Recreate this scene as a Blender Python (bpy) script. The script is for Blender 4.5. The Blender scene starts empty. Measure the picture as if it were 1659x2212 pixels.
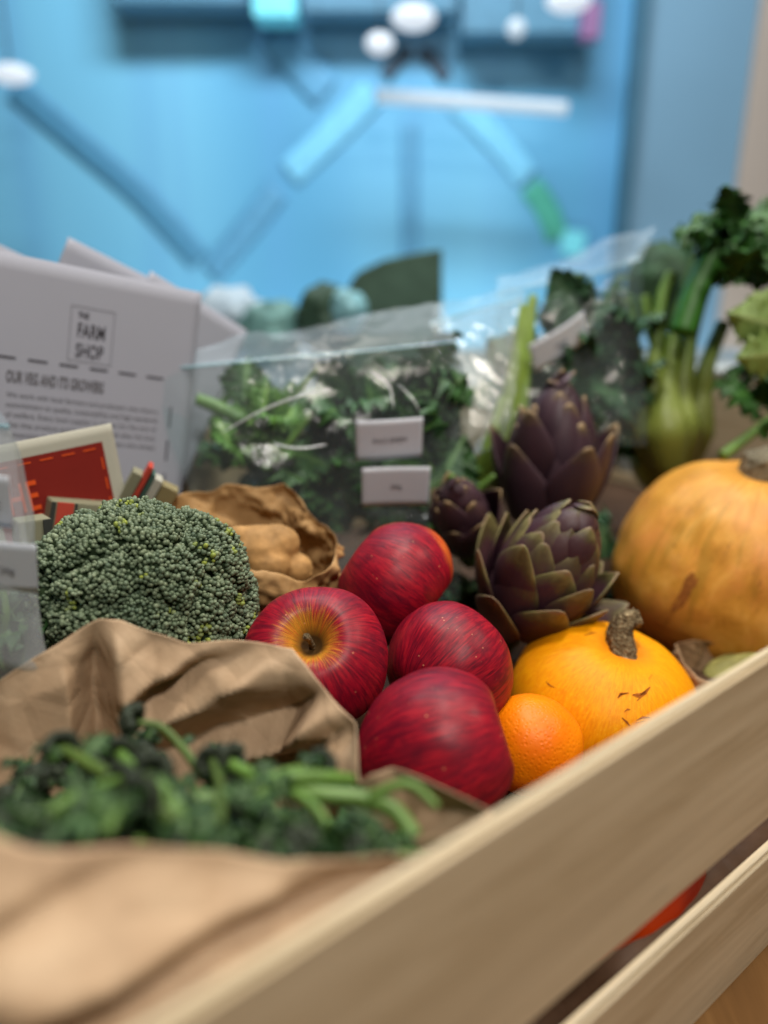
import bpy, math, random
import numpy as np
from mathutils import Vector, Matrix, Euler
from mathutils.bvhtree import BVHTree

random.seed(7); rng = np.random.default_rng(7)
SC = bpy.context.scene
COL = SC.collection

# ------------------------------------------------------------------ camera
CAMZ = 0.3456; PITCH = math.radians(18.5); F = 1660.0
CP, SP = math.cos(PITCH), math.sin(PITCH)
cam_d = bpy.data.cameras.new('camera'); cam = bpy.data.objects.new('camera', cam_d); COL.objects.link(cam)
cam.location = (0, 0, CAMZ); cam.rotation_euler = (math.pi/2 - PITCH, 0, 0)
cam_d.sensor_fit = 'VERTICAL'; cam_d.sensor_height = 24.0; cam_d.lens = 24.0*F/2212
cam_d.clip_start = 0.01; cam_d.clip_end = 50
cam_d.dof.use_dof = True; cam_d.dof.focus_distance = 0.415; cam_d.dof.aperture_fstop = 1.6
SC.camera = cam

# ------------------------------------------------------------------ world, lamps, exposure
w = bpy.data.worlds.new('World'); SC.world = w; w.use_nodes = True
bg = w.node_tree.nodes['Background']; bg.inputs[0].default_value = (0.62, 0.72, 0.85, 1); bg.inputs[1].default_value = 0.035
def area(name, loc, target, size, energy, col, size_y=None):
    l = bpy.data.lights.new(name, 'AREA'); l.energy = energy; l.color = col; l.size = size
    if size_y: l.shape = 'RECTANGLE'; l.size_y = size_y
    o = bpy.data.objects.new(name, l); COL.objects.link(o); o.location = loc
    o.rotation_euler = (Vector(target)-Vector(loc)).to_track_quat('-Z', 'Y').to_euler()
    return o
area('ceiling_lamp_key', (0.12, 0.46, 1.5), (0.1, 0.38, 0.1), 0.22, 11.0, (1.0, 0.93, 0.82))
area('ceiling_lamp_side', (1.15, 0.45, 1.5), (0.2, 0.4, 0.1), 0.3, 7.5, (1.0, 0.91, 0.78))
area('ceiling_lamp_front', (0.24, -0.42, 1.32), (0.08, 0.22, 0.1), 0.2, 11.0, (1.0, 0.95, 0.88))
area('ceiling_lamp_back', (-0.5, 1.4, 1.7), (0.1, 0.5, 0.2), 0.4, 2.6, (0.93, 0.96, 1.0))
area('wall_fill', (0.0, 1.35, 1.9), (0.0, 2.6, 0.55), 1.2, 49.0, (0.93, 0.97, 1.0), 0.3)  # added fill that brightens the blue wall, no fixture there
area('wall_fill_low', (0.1, 2.33, -0.25), (0.1, 2.6, 0.35), 2.2, 7.0, (0.9, 0.97, 1.0), 0.08)  # added unseen fill behind the table edge, lifts the lower wall
SC.view_settings.view_transform = 'Standard'; SC.view_settings.look = 'None'
SC.view_settings.gamma = 1; SC.view_settings.use_curve_mapping = False; SC.view_settings.exposure = 0.0
SC.render.engine = 'CYCLES'
cy = SC.cycles; cy.use_denoising = True; cy.max_bounces = 10; cy.transparent_max_bounces = 24
cy.caustics_reflective = False; cy.caustics_refractive = False; cy.sample_clamp_indirect = 4

# ------------------------------------------------------------------ helpers
def P(x, y, t):
    """point seen at (x, y) of the 1659 x 2212 photograph, t metres in front of the lens"""
    xc = (x-829.5)/F; yc = (1106-y)/F
    return Vector((xc*t, (CP+yc*SP)*t, CAMZ+(-SP+yc*CP)*t))
DU = Vector((.788, .616, 0)); DV = Vector((-.616, .788, 0))     # along and into the crate
def UV(u, v, z): return DU*u + DV*v + Vector((0, 0, z))

def lin(c):
    return tuple((x/12.92 if x <= .04045 else ((x+.055)/1.055)**2.4) for x in c)
def S(r, g, b): return lin((r/255, g/255, b/255)) + (1,)

def vnoise(p, seed=0):
    p = np.asarray(p, float); i = np.floor(p).astype(np.int64); f = p-i; f = f*f*(3-2*f)
    def h(a, b, c):
        n = (a*374761393 + b*668265263 + c*2147483647 + seed*974634777) & 0xffffffff
        n = ((n ^ (n >> 13))*1274126177) & 0xffffffff
        n = ((n ^ (n >> 16))*2246822519) & 0xffffffff
        return ((n ^ (n >> 15)) & 0xffffff)/float(0xffffff)*2-1
    r = 0
    for dx in (0, 1):
        for dy in (0, 1):
            for dz in (0, 1):
                wgt = (f[:, 0] if dx else 1-f[:, 0])*(f[:, 1] if dy else 1-f[:, 1])*(f[:, 2] if dz else 1-f[:, 2])
                r = r + wgt*h(i[:, 0]+dx, i[:, 1]+dy, i[:, 2]+dz)
    return r
def fbm(p, o=3, seed=0):
    r = 0; a = 1
    for k in range(o): r = r + a*vnoise(np.asarray(p)*2**k, seed+k); a *= .5
    return r
def folds(p, seed, lam, n=5):
    """paper creases: overlapping triangular waves in random directions, each living in its own patch"""
    g = np.random.default_rng(seed); out = np.zeros(len(p)); p = np.asarray(p)
    wp = p + .13*lam*np.stack([vnoise(p/lam/1.3+k*7.1, seed+k) for k in range(3)], 1)
    for k in range(n):
        d = g.normal(size=3); d /= np.linalg.norm(d); l = lam*g.uniform(.6, 1.6)
        x = wp@d/l + g.uniform(0, 1)
        tri = np.abs((x % 1)*2-1)*2-1
        m = np.clip(vnoise(p/lam*.7+k*13.7, seed+50+k)*1.6+.35, 0, 1)
        out += tri*m*l/lam
    return out/n**.5

def mesh_np(name, V, Fc, smooth=True):
    me = bpy.data.meshes.new(name)
    me.from_pydata([tuple(v) for v in V], [], [tuple(int(i) for i in f) for f in Fc]); me.update()
    if smooth: me.polygons.foreach_set('use_smooth', np.ones(len(me.polygons), bool))
    return me
def attr(me, name, vals, kind='FLOAT_VECTOR'):
    a = me.attributes.new(name, kind, 'POINT')
    a.data.foreach_set('vector' if kind == 'FLOAT_VECTOR' else 'value', np.asarray(vals, np.float32).ravel())
def link(name, me, mat, parent=None, loc=None, rot=None):
    o = bpy.data.objects.new(name, me); COL.objects.link(o)
    if mat and not me.materials: me.materials.append(mat)
    if parent: o.parent = parent
    if loc is not None: o.location = loc
    if rot is not None: o.rotation_euler = rot
    return o
def tag(o, label, cat, group=None, kind=None):
    if label: o['label'] = label
    if cat: o['category'] = cat
    if group: o['group'] = group
    if kind: o['kind'] = kind
    return o
def thing(name, label, cat, loc=(0, 0, 0), rot=None, group=None):
    o = bpy.data.objects.new(name, None); COL.objects.link(o); o.location = loc
    o.empty_display_size = .02
    if rot is not None: o.rotation_euler = rot
    return tag(o, label, cat, group)
def solid(o, th, off=0):
    m = o.modifiers.new('thick', 'SOLIDIFY'); m.thickness = th; m.offset = off; return o
def subsurf(o, n=1):
    m = o.modifiers.new('smooth', 'SUBSURF'); m.levels = n; m.render_levels = n; return o
def gridf(nu, nv, closed_u=False, off=0):
    """faces of a grid, index = j*nu + i"""
    f = []
    for j in range(nv-1):
        for i in range(nu if closed_u else nu-1):
            i2 = (i+1) % nu
            f.append((off+j*nu+i, off+j*nu+i2, off+(j+1)*nu+i2, off+(j+1)*nu+i))
    return f
def box_mesh(name, cx, cy, cz, sx, sy, sz, bev=.0015):
    import bmesh
    bm = bmesh.new(); bmesh.ops.create_cube(bm, size=1)
    for v in bm.verts: v.co = (cx+v.co.x*sx, cy+v.co.y*sy, cz+v.co.z*sz)
    if bev: bmesh.ops.bevel(bm, geom=bm.edges[:], offset=bev, segments=2, affect='EDGES')
    me = bpy.data.meshes.new(name); bm.to_mesh(me); bm.free(); return me
def tube_vf(pts, rads, seg=12, ridge=0, nridge=5, cap=True):
    """tube along a smooth curve through pts"""
    pts = np.array([tuple(p) for p in pts], float); n = len(pts); m = max(2, (n-1)*8+1)
    tt = np.linspace(0, n-1, m); C = []; R = []
    for t in tt:
        i = min(int(t), n-2); f = t-i
        p0 = pts[max(i-1, 0)]; p1 = pts[i]; p2 = pts[i+1]; p3 = pts[min(i+2, n-1)]
        C.append(.5*((2*p1)+(-p0+p2)*f+(2*p0-5*p1+4*p2-p3)*f*f+(-p0+3*p1-3*p2+p3)*f**3))
        R.append(rads[i]*(1-f)+rads[i+1]*f)
    C = np.array(C); T = np.gradient(C, axis=0); T /= np.linalg.norm(T, axis=1)[:, None]+1e-9
    ref = np.array([0, 0, 1.]) if abs(T[0][2]) < .8 else np.array([1., 0, 0])
    V = []
    nrm = np.cross(T[0], ref); nrm /= np.linalg.norm(nrm)
    for k in range(m):
        nrm = nrm - T[k]*np.dot(nrm, T[k]); nrm /= np.linalg.norm(nrm)+1e-9
        b = np.cross(T[k], nrm)
        for s in range(seg):
            a = 2*math.pi*s/seg; r = R[k]*(1+ridge*math.cos(nridge*a))
            V.append(C[k]+r*(math.cos(a)*nrm+math.sin(a)*b))
    Fc = gridf(seg, m, True)
    if cap:
        V.append(C[0]); V.append(C[-1]); a, b_ = len(V)-2, len(V)-1
        for s in range(seg):
            Fc.append((a, (s+1) % seg, s)); Fc.append((b_, (m-1)*seg+s, (m-1)*seg+(s+1) % seg))
    return np.array(V), Fc
def merge(parts):
    V = []; Fc = []; o = 0
    for v, f in parts:
        V.append(np.asarray(v)); Fc += [tuple(i+o for i in q) for q in f]; o += len(v)
    return np.concatenate(V), Fc
def text_vf(s, size=1.0, sx=1.0, bold=0.0, space=1.0):
    """letter outlines as flat faces in x, y"""
    c = bpy.data.curves.new('lettering', 'FONT'); c.body = s; c.size = size; c.offset = bold; c.resolution_u = 3
    c.space_character = space
    o = bpy.data.objects.new('lettering_tmp', c); COL.objects.link(o)
    dg = bpy.context.evaluated_depsgraph_get(); me = bpy.data.meshes.new_from_object(o.evaluated_get(dg))
    V = np.array([tuple(v.co) for v in me.vertices]) if len(me.vertices) else np.zeros((0, 3))
    Fc = [tuple(p.vertices) for p in me.polygons]
    bpy.data.objects.remove(o); bpy.data.curves.remove(c); bpy.data.meshes.remove(me)
    if len(V): V[:, 0] *= sx
    return V, Fc

# ------------------------------------------------------------------ materials
class MT:
    def __init__(s, name, rough=.5, spec=.5):
        s.m = bpy.data.materials.new(name); s.m.use_nodes = True; s.t = s.m.node_tree; s.n = s.t.nodes
        s.b = s.n['Principled BSDF']; s.b.inputs['Roughness'].default_value = rough
        s.b.inputs['Specular IOR Level'].default_value = spec; s.out = s.n['Material Output']
    def N(s, typ, **k):
        n = s.n.new(typ)
        for a, v in k.items():
            if a.startswith('i_'): pass
            else: setattr(n, a, v)
        return n
    def put(s, sock, v):
        if v is None: return
        if isinstance(v, bpy.types.NodeSocket): s.t.links.new(v, sock)
        else: sock.default_value = v
    def obj(s): return s.N('ShaderNodeTexCoord').outputs['Object']
    def att(s, n): return s.N('ShaderNodeAttribute', attribute_name=n).outputs['Vector']
    def attf(s, n): return s.N('ShaderNodeAttribute', attribute_name=n).outputs['Fac']
    def rnd(s): return s.N('ShaderNodeObjectInfo').outputs['Random']
    def map(s, v, scale, loc=(0, 0, 0), rot=(0, 0, 0)):
        n = s.N('ShaderNodeMapping'); s.put(n.inputs[0], v); n.inputs['Scale'].default_value = scale
        n.inputs['Location'].default_value = loc; n.inputs['Rotation'].default_value = rot; return n.outputs[0]
    def noise(s, v, scale, detail=3, rough=.55, dist=0):
        n = s.N('ShaderNodeTexNoise'); s.put(n.inputs['Vector'], v); n.inputs['Scale'].default_value = scale
        n.inputs['Detail'].default_value = detail; n.inputs['Roughness'].default_value = rough
        n.inputs['Distortion'].default_value = dist; return n.outputs['Fac']
    def vor(s, v, scale, feat='F1', out='Distance'):
        n = s.N('ShaderNodeTexVoronoi', feature=feat); s.put(n.inputs['Vector'], v); n.inputs['Scale'].default_value = scale
        return n.outputs[out]
    def ramp(s, f, stops, interp='LINEAR'):
        n = s.N('ShaderNodeValToRGB'); s.put(n.inputs[0], f); r = n.color_ramp; r.interpolation = interp
        while len(r.elements) < len(stops): r.elements.new(.5)
        for e, (p, c) in zip(r.elements, stops):
            e.position = p; e.color = c if hasattr(c, '__len__') else (c, c, c, 1)
        return n.outputs[0]
    def mix(s, f, a, b, mode='MIX'):
        n = s.N('ShaderNodeMix', data_type='RGBA', blend_type=mode); s.put(n.inputs[0], f); s.put(n.inputs[6], a); s.put(n.inputs[7], b)
        return n.outputs[2]
    def ma(s, op, a, b=0.0, c=0.0):
        n = s.N('ShaderNodeMath', operation=op); s.put(n.inputs[0], a); s.put(n.inputs[1], b); s.put(n.inputs[2], c); return n.outputs[0]
    def sep(s, v):
        n = s.N('ShaderNodeSeparateXYZ'); s.put(n.inputs[0], v); return n.outputs
    def bump(s, h, strength=.3, dist=.001, prev=None):
        n = s.N('ShaderNodeBump'); s.put(n.inputs['Height'], h); n.inputs['Strength'].default_value = strength
        n.inputs['Distance'].default_value = dist; s.put(n.inputs['Normal'], prev)
        s.put(s.b.inputs['Normal'], n.outputs[0]); return n.outputs[0]
    def col(s, c): s.put(s.b.inputs['Base Color'], c); return s
    def rough(s, c): s.put(s.b.inputs['Roughness'], c); return s
    def sss(s, w, rad, sc=.004):
        s.b.inputs['Subsurface Weight'].default_value = w; s.b.inputs['Subsurface Radius'].default_value = rad
        s.b.inputs['Subsurface Scale'].default_value = sc; return s

MATS = {}
def plain(name, c, rough=.6, spec=.4, var=.12, scale=40, bump=0):
    m = MT(name, rough, spec); n = m.noise(m.obj(), scale, 3)
    d = tuple(x*(1-var) for x in c[:3])+(1,); l = tuple(min(1, x*(1+var)) for x in c[:3])+(1,)
    m.col(m.ramp(n, [(.3, d), (.7, l)]))
    if bump: m.bump(n, bump, .001)
    MATS[name] = m.m; return m.m

def wood(name, c0, c1, c2, axis_scale=(1.5, 22, 22), rough=.6):
    m = MT(name, rough, .3); v = m.map(m.obj(), axis_scale)
    n = m.noise(v, 4.2, 6, .68, 1.0); n2 = m.noise(m.map(m.obj(), tuple(a*4 for a in axis_scale)), 5, 3)
    c = m.ramp(n, [(.28, c0), (.5, c1), (.72, c2)])
    c = m.mix(m.ma('MULTIPLY', n2, .35), c, c0)
    big = m.noise(m.map(m.obj(), (.8, 5, 5)), 3, 2)
    c = m.mix(m.ramp(big, [(.45, 0.0), (.7, .45)]), c, c2)
    kn = m.vor(m.map(m.obj(), (5, 13, 13), (.3, .2, .1)), 1.0); c = m.mix(m.ramp(kn, [(.05, .75), (.11, 0.0)]), c, tuple(x*.45 for x in c0[:3])+(1,))
    m.col(c); m.bump(n2, .25, .0006); MATS[name] = m.m; return m.m
PINE = wood('pine', S(172, 152, 120), S(200, 182, 150), S(222, 206, 176))
TABLE = wood('table_wood', S(112, 78, 42), S(134, 96, 54), S(152, 112, 66), (9, .9, 9), .42)

def apple_mat():
    m = MT('apple_skin', .33, .26); a = m.att('mer'); x = m.sep(a); tn = m.sep(m.att('tone'))
    th = x[2]
    v1 = m.map(a, (13, 13, 1.1)); v2 = m.map(a, (38, 38, 2.6))
    n1 = m.noise(v1, 1.5, 4, .65, .9); n2 = m.noise(v2, 1.5, 3, .6, .6); big = m.noise(m.map(m.obj(), (1, 1, 1)), 22, 2)
    f = m.ma('ADD', m.ma('MULTIPLY', n1, .6), m.ma('MULTIPLY', n2, .4))
    c = m.ramp(f, [(.36, S(82, 6, 26)), (.46, S(128, 10, 34)), (.55, S(158, 16, 38)), (.68, S(182, 34, 44))])
    dark = m.ramp(m.ma('ADD', m.noise(m.map(a, (4, 4, 1.6)), 1.5, 4, .6, 1), tn[2]), [(.48, 0.0), (.72, .8)])
    c = m.mix(dark, c, S(92, 10, 32))
    # blush: one flank orange
    face = m.ma('ADD', x[0], m.ma('MULTIPLY', m.ma('SUBTRACT', big, .5), 1.6))
    blush = m.ma('MULTIPLY', m.ramp(m.ma('ADD', face, tn[0]), [(.75, 0.0), (1.25, .85)]), m.ramp(tn[0], [(0.0, 0.0), (.1, 1.0)]))
    oc = m.ramp(f, [(.38, S(180, 40, 30)), (.5, S(222, 92, 34)), (.62, S(234, 150, 60))])
    c = m.mix(blush, c, oc)
    # yellow star round the stem
    st = m.ma('ADD', m.ma('MULTIPLY', th, -1.0), m.ma('MULTIPLY', n2, 1.05))
    star = m.ma('MULTIPLY', m.ramp(m.ma('ADD', m.ma('ADD', st, .085), m.ma('MULTIPLY', m.ma('SUBTRACT', big, .5), .5)), [(.22, 0.0), (.46, 1.0)]), tn[1])
    yc = m.ramp(n1, [(.35, S(176, 130, 34)), (.55, S(218, 150, 44)), (.68, S(200, 62, 36))])
    c = m.mix(star, c, yc)
    deep = m.ramp(th, [(.09, 1.0), (.20, 0.0)]); c = m.mix(deep, c, S(74, 52, 26))
    cal = m.ramp(th, [(.93, 0.0), (.99, 1.0)]) if False else None
    sp = m.vor(m.map(m.obj(), (1, 1, 1)), 210); spn = m.noise(m.obj(), 90, 1)
    dots = m.ma('MULTIPLY', m.ramp(sp, [(.05, 1.0), (.13, 0.0)]), m.ramp(spn, [(.52, 0.0), (.62, .75)]))
    c = m.mix(dots, c, S(226, 150, 110))
    m.col(c); m.rough(m.ramp(m.noise(m.obj(), 60, 3), [(.3, .38), (.7, .52)]))
    m.bump(m.ma('ADD', m.noise(v2, 2, 2), m.ma('MULTIPLY', dots, .5)), .06, .0006); m.b.inputs['Coat Weight'].default_value = .04; m.b.inputs['Coat Roughness'].default_value = .35
    return m.m
APPLE = apple_mat()

def squash_mat():
    m = MT('yellow_rind', .52, .22); a = m.att('mer'); v = m.map(a, (26, 26, 5))
    n = m.noise(v, 1.6, 3, .6); f = m.noise(m.map(a, (46, 46, 14)), 1.8, 2)
    c = m.ramp(n, [(.3, S(230, 136, 0)), (.55, S(242, 158, 0)), (.75, S(248, 172, 6))])
    c = m.mix(m.ramp(f, [(.60, 0.0), (.70, .5)]), c, S(254, 196, 50))
    big = m.noise(m.obj(), 16, 3); c = m.mix(m.ramp(big, [(.5, 0.0), (.8, .5)]), c, S(214, 124, 10))
    c = m.mix(m.ramp(m.sep(a)[2], [(.10, .65), (.34, 0.0)]), c, S(226, 122, 10))
    sp = m.vor(m.obj(), 120); c = m.mix(m.ma('MULTIPLY', m.ramp(sp, [(.03, .8), (.08, 0.0)]), m.ramp(m.noise(m.obj(), 50, 1), [(.55, 0.0), (.62, 1.0)])), c, S(150, 84, 16))
    m.col(c); m.bump(m.ma('ADD', n, m.noise(m.obj(), 160, 2)), .12, .0008); m.sss(.06, (1, .4, .05), .004); return m.m
YELLOW = squash_mat()
def pumpkin_mat():
    m = MT('pumpkin_rind', .5, .35); a = m.att('mer')
    n = m.noise(m.map(a, (3, 3, 1.6)), 1.8, 5, .65, .8); b = m.noise(m.obj(), 20, 5, .65)
    c = m.ramp(n, [(.3, S(188, 128, 42)), (.5, S(214, 152, 58)), (.7, S(230, 172, 82))])
    c = m.mix(m.ramp(b, [(.45, 0.0), (.66, .7)]), c, S(226, 148, 74))
    g = m.noise(m.map(a, (7, 7, .8)), 1.5, 2); c = m.mix(m.ramp(g, [(.54, 0.0), (.70, .55)]), c, S(160, 122, 38))
    s = m.noise(m.map(a, (11, 11, 5)), 1.25, 4, .7, 1.5); c = m.mix(m.ramp(s, [(.62, 0.0), (.70, .7)]), c, S(146, 92, 40))
    d = m.vor(m.obj(), 60); c = m.mix(m.ramp(d, [(.02, .8), (.06, 0.0)]), c, S(128, 76, 30))
    m.col(c); m.bump(m.ma('ADD', b, m.noise(m.obj(), 90, 3)), .25, .0014); m.sss(.08, (1, .5, .15), .004); return m.m
PUMPKIN = pumpkin_mat()
def orange_mat():
    m = MT('orange_peel', .45, .3)
    n = m.noise(m.obj(), 30, 3); m.col(m.ramp(n, [(.3, S(240, 112, 0)), (.7, S(252, 142, 2))]))
    m.bump(m.ma('ADD', m.ramp(m.vor(m.obj(), 420), [(0.0, 0.0), (.5, 1.0)]), m.noise(m.obj(), 120, 2)), .28, .0008); m.sss(.04, (1, .45, .1), .005); return m.m
ORANGE = orange_mat()
def stem_mat(name, c0, c1, c2):
    m = MT(name, .85, .2); n = m.noise(m.map(m.obj(), (1, 1, .5)), 260, 5, .7); v = m.vor(m.obj(), 420)
    c = m.ramp(n, [(.3, c0), (.52, c1), (.72, c2)]); m.col(c); m.bump(m.ma('ADD', n, v), .9, .0018); return m.m
STEM = stem_mat('dry_stem', S(58, 46, 32), S(108, 92, 66), S(182, 162, 126))
GSTEM = stem_mat('cork_stem', S(84, 76, 60), S(128, 118, 96), S(176, 166, 142))
SCAR = plain('rind_scar', S(156, 84, 24), .8, .2, .3, 300)
def kraft(name, c0, c1, c2, sc=1):
    m = MT(name, .62, .25); n = m.noise(m.obj(), 26*sc, 4, .6); f = m.noise(m.map(m.obj(), (1, 1, .3)), 600, 2)
    c = m.ramp(n, [(.3, c0), (.5, c1), (.72, c2)]); c = m.mix(m.ma('MULTIPLY', f, .22), c, c0); m.col(c)
    cr = m.vor(m.noise(m.obj(), 3, 2) and m.obj(), 48, 'DISTANCE_TO_EDGE'); m.bump(m.ma('ADD', m.noise(m.obj(), 120, 4, .6), m.ma('MULTIPLY', m.ramp(cr, [(0.0, 0.0), (.2, 1.0)]), .8)), .34, .0014)
    return m.m
KRAFT = kraft('kraft_paper', S(176, 146, 116), S(194, 164, 132), S(208, 180, 148))
KRAFT2 = kraft('brown_paper', S(158, 120, 74), S(176, 138, 90), S(192, 154, 106), 1.5)
KRAFT_SHADE = kraft('packing_paper', S(62, 44, 30), S(76, 54, 38), S(90, 66, 48))  # brown darkened to paint in the deep shade between the produce
def bud_mat():
    m = MT('broccoli_buds', .55, .4); r = m.attf('bud'); n = m.noise(m.obj(), 45, 2)
    c = m.ramp(r, [(.0, S(74, 90, 68)), (.5, S(112, 126, 98)), (.86, S(142, 154, 124)), (.93, S(138, 152, 66)), (1.0, S(158, 170, 66))])
    c = m.mix(m.ramp(n, [(.4, 0.0), (.7, .4)]), c, S(78, 98, 80)); m.col(c); return m.m
BUDS = bud_mat()
def leafm(name, c0, c1, c2, rough=.5, vein=True):
    m = MT(name, rough, .4); n = m.noise(m.obj(), 60, 3); c = m.ramp(n, [(.3, c0), (.55, c1), (.75, c2)])
    c = m.mix(m.ma('MULTIPLY', m.rnd(), .5), c, c0)
    if vein:
        a = m.sep(m.att('leaf')); c = m.mix(m.ramp(m.ma('ABSOLUTE', a[0]), [(.04, .7), (.12, 0.0)]), c, c2)
    m.col(c); m.bump(n, .4, .0015); m.b.inputs['Transmission Weight'].default_value = 0
    return m.m
KALE = leafm('kale_leaf', S(34, 66, 30), S(60, 100, 48), S(108, 142, 76))
KALE2 = leafm('dark_kale_leaf', S(38, 70, 46), S(60, 98, 62), S(96, 130, 88))
GLEAF = leafm('celery_leaf', S(34, 74, 24), S(50, 98, 34), S(84, 130, 54))
PLEAF = leafm('pale_leaf', S(112, 138, 66), S(136, 160, 86), S(166, 184, 116))
BLEAF = leafm('broccoli_leaf', S(30, 52, 26), S(54, 86, 42), S(98, 128, 70))
STALK = plain('green_stalk', S(100, 134, 60), .42, .45, .25, 60, .1)
STALKD = plain('dark_green_stalk', S(82, 104, 44), .5, .4, .3, 60, .1)
FENNEL = plain('fennel_bulb', S(122, 128, 56), .45, .4, .25, 30, .1)
FSTALK = plain('fennel_stalk', S(72, 102, 28), .45, .4, .3, 40, .1)
SPURP = plain('purple_buds', S(50, 58, 44), .6, .3, .5, 90)
def bract_mat():
    m = MT('artichoke_bract', .5, .4); a = m.sep(m.att('leaf')); n = m.noise(m.obj(), 50, 4, .6)
    n2 = m.noise(m.map(m.att('leaf'), (7, 1.2, 1)), 2.2, 3)
    t = m.ma('ADD', a[1], m.ma('MULTIPLY', m.ma('SUBTRACT', n, .5), .75)); t = m.ma('ADD', t, m.ma('MULTIPLY', m.ma('POWER', m.ma('ABSOLUTE', a[0]), 3.0), .12))
    c = m.ramp(t, [(.30, S(64, 34, 50)), (.60, S(74, 46, 52)), (.78, S(88, 82, 46)), (.95, S(140, 134, 80)), (1.0, S(150, 128, 92))])
    c = m.mix(m.ma('MULTIPLY', m.rnd(), .4), c, S(84, 62, 50)); c = m.mix(m.ma('MULTIPLY', n2, .45), c, S(54, 30, 40))
    m.col(c); m.bump(m.ma('ADD', n2, m.noise(m.obj(), 200, 2)), .2, .0008); return m.m
BRACT = bract_mat()
def bractp():
    m = MT('purple_bract', .5, .4); a = m.sep(m.att('leaf')); n = m.noise(m.obj(), 50, 4, .6)
    t = m.ma('ADD', a[1], m.ma('MULTIPLY', m.ma('SUBTRACT', n, .5), .4))
    c = m.ramp(t, [(.3, S(56, 36, 46)), (.8, S(72, 50, 58)), (.93, S(94, 76, 60)), (1.0, S(160, 136, 100))]); m.col(c); m.bump(n, .2, .001); return m.m
BRACTP = bractp()
GINGER = plain('root_skin', S(176, 134, 82), .7, .3, .3, 90, .8)
PAPER = plain('white_paper', S(160, 162, 174), .75, .25, .02, 8)
LABEL = plain('label_paper', S(212, 218, 228), .6, .3, .02, 20)
INK = plain('black_ink', S(66, 64, 70), .8, .2, .05, 50)
INKG = plain('grey_ink', S(96, 94, 98), .8, .2, .05, 50)
CREAM = plain('cream_card', S(178, 176, 162), .7, .25, .03, 20)
REDC = plain('red_print', S(128, 30, 22), .6, .3, .08, 20)
ORG = plain('orange_print', S(226, 84, 30), .6, .3, .05, 20)
OLIVE = plain('olive_card', S(138, 136, 112), .7, .25, .05, 20)
TEAL = plain('teal_print', S(70, 96, 86), .7, .25, .05, 20)
CORAL = plain('coral_print', S(190, 72, 56), .7, .25, .06, 20)
DARKC = plain('charcoal_card', S(58, 60, 56), .7, .25, .05, 20)
def film_mat(name, haze=.06, gloss=.2, tint=(.93, .97, .97, 1), rough=.1, bscale=55, hz=(.8, .88, .9, 1)):
    m = MT(name); t = m.t
    tr = m.N('ShaderNodeBsdfTransparent'); tr.inputs[0].default_value = tint
    gl = m.N('ShaderNodeBsdfGlossy'); gl.inputs['Roughness'].default_value = rough
    df = m.N('ShaderNodeBsdfDiffuse'); df.inputs[0].default_value = hz
    lw = m.N('ShaderNodeLayerWeight'); lw.inputs[0].default_value = .32
    nz = m.noise(m.obj(), bscale, 3, .5, 1.6); bp = m.N('ShaderNodeBump'); bp.inputs['Strength'].default_value = .35; bp.inputs['Distance'].default_value = .0025
    t.links.new(nz, bp.inputs['Height'])
    for s in (gl, lw): t.links.new(bp.outputs[0], s.inputs['Normal'])
    m1 = m.N('ShaderNodeMixShader'); m1.inputs[0].default_value = haze; t.links.new(tr.outputs[0], m1.inputs[1]); t.links.new(df.outputs[0], m1.inputs[2])
    f = m.ma('MULTIPLY_ADD', m.ma('POWER', lw.outputs['Facing'], 2.2), .45*min(1, gloss*3), gloss*.16); m2 = m.N('ShaderNodeMixShader'); t.links.new(f, m2.inputs[0])
    t.links.new(m1.outputs[0], m2.inputs[1]); t.links.new(gl.outputs[0], m2.inputs[2]); t.links.new(m2.outputs[0], m.out.inputs[0])
    return m.m
FILM = film_mat('clear_film', .03, .06, rough=.09)
FILMZ = film_mat('film_header', .17, .06, rough=.25, hz=(.62, .76, .88, 1))
FROST = film_mat('frosted_film', .30, .2, rough=.22, hz=(.66, .68, .70, 1))

# ------------------------------------------------------------------ the setting: table, room walls
tab = link('table', box_mesh('table', .5, 1.0, -.02, 4.2, 2.6, .04, .002), TABLE)
tag(tab, 'brown wooden table carrying the pine crate', 'table')
fl = link('floor', mesh_np('floor', [(-6, -4, -.75), (8, -4, -.75), (8, 6, -.75), (-6, 6, -.75)], [(0, 1, 2, 3)]), plain('floor_grey', S(120, 116, 110)))
tag(fl, None, None, None, 'structure')

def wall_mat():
    m = MT('blue_panel_reflections', .45, .4); v = m.obj()
    n = m.noise(m.map(v, (1, 1, .35)), 1.1, 2, .5); c = m.ramp(n, [(.36, S(74, 146, 190)), (.5, S(98, 172, 212)), (.62, S(118, 192, 228))])  # reflections of a glass front, painted in as mottled and streaked blues
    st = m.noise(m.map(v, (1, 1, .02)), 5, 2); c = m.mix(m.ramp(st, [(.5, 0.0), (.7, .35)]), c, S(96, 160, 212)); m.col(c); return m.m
WY = 2.6
def wallx(px, Y=WY):      # x in metres of photograph column px at distance Y near mid height
    t = Y/(CP+.5*SP); return (px-829.5)/F*t
bx0, bx1 = wallx(-500), wallx(1345)
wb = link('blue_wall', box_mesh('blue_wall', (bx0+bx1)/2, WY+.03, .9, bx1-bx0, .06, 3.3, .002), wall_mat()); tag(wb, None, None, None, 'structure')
SEAM = plain('seam_paint', S(58, 104, 128), .6)
x2 = wallx(1368)
ws = link('wall_corner_trim', box_mesh('wall_corner_trim', (bx1+x2)/2+.001, WY-.01, .9, x2-bx1, .08, 3.3, .002), SEAM); tag(ws, None, None, None, 'structure')
x3 = wallx(1600)
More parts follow.
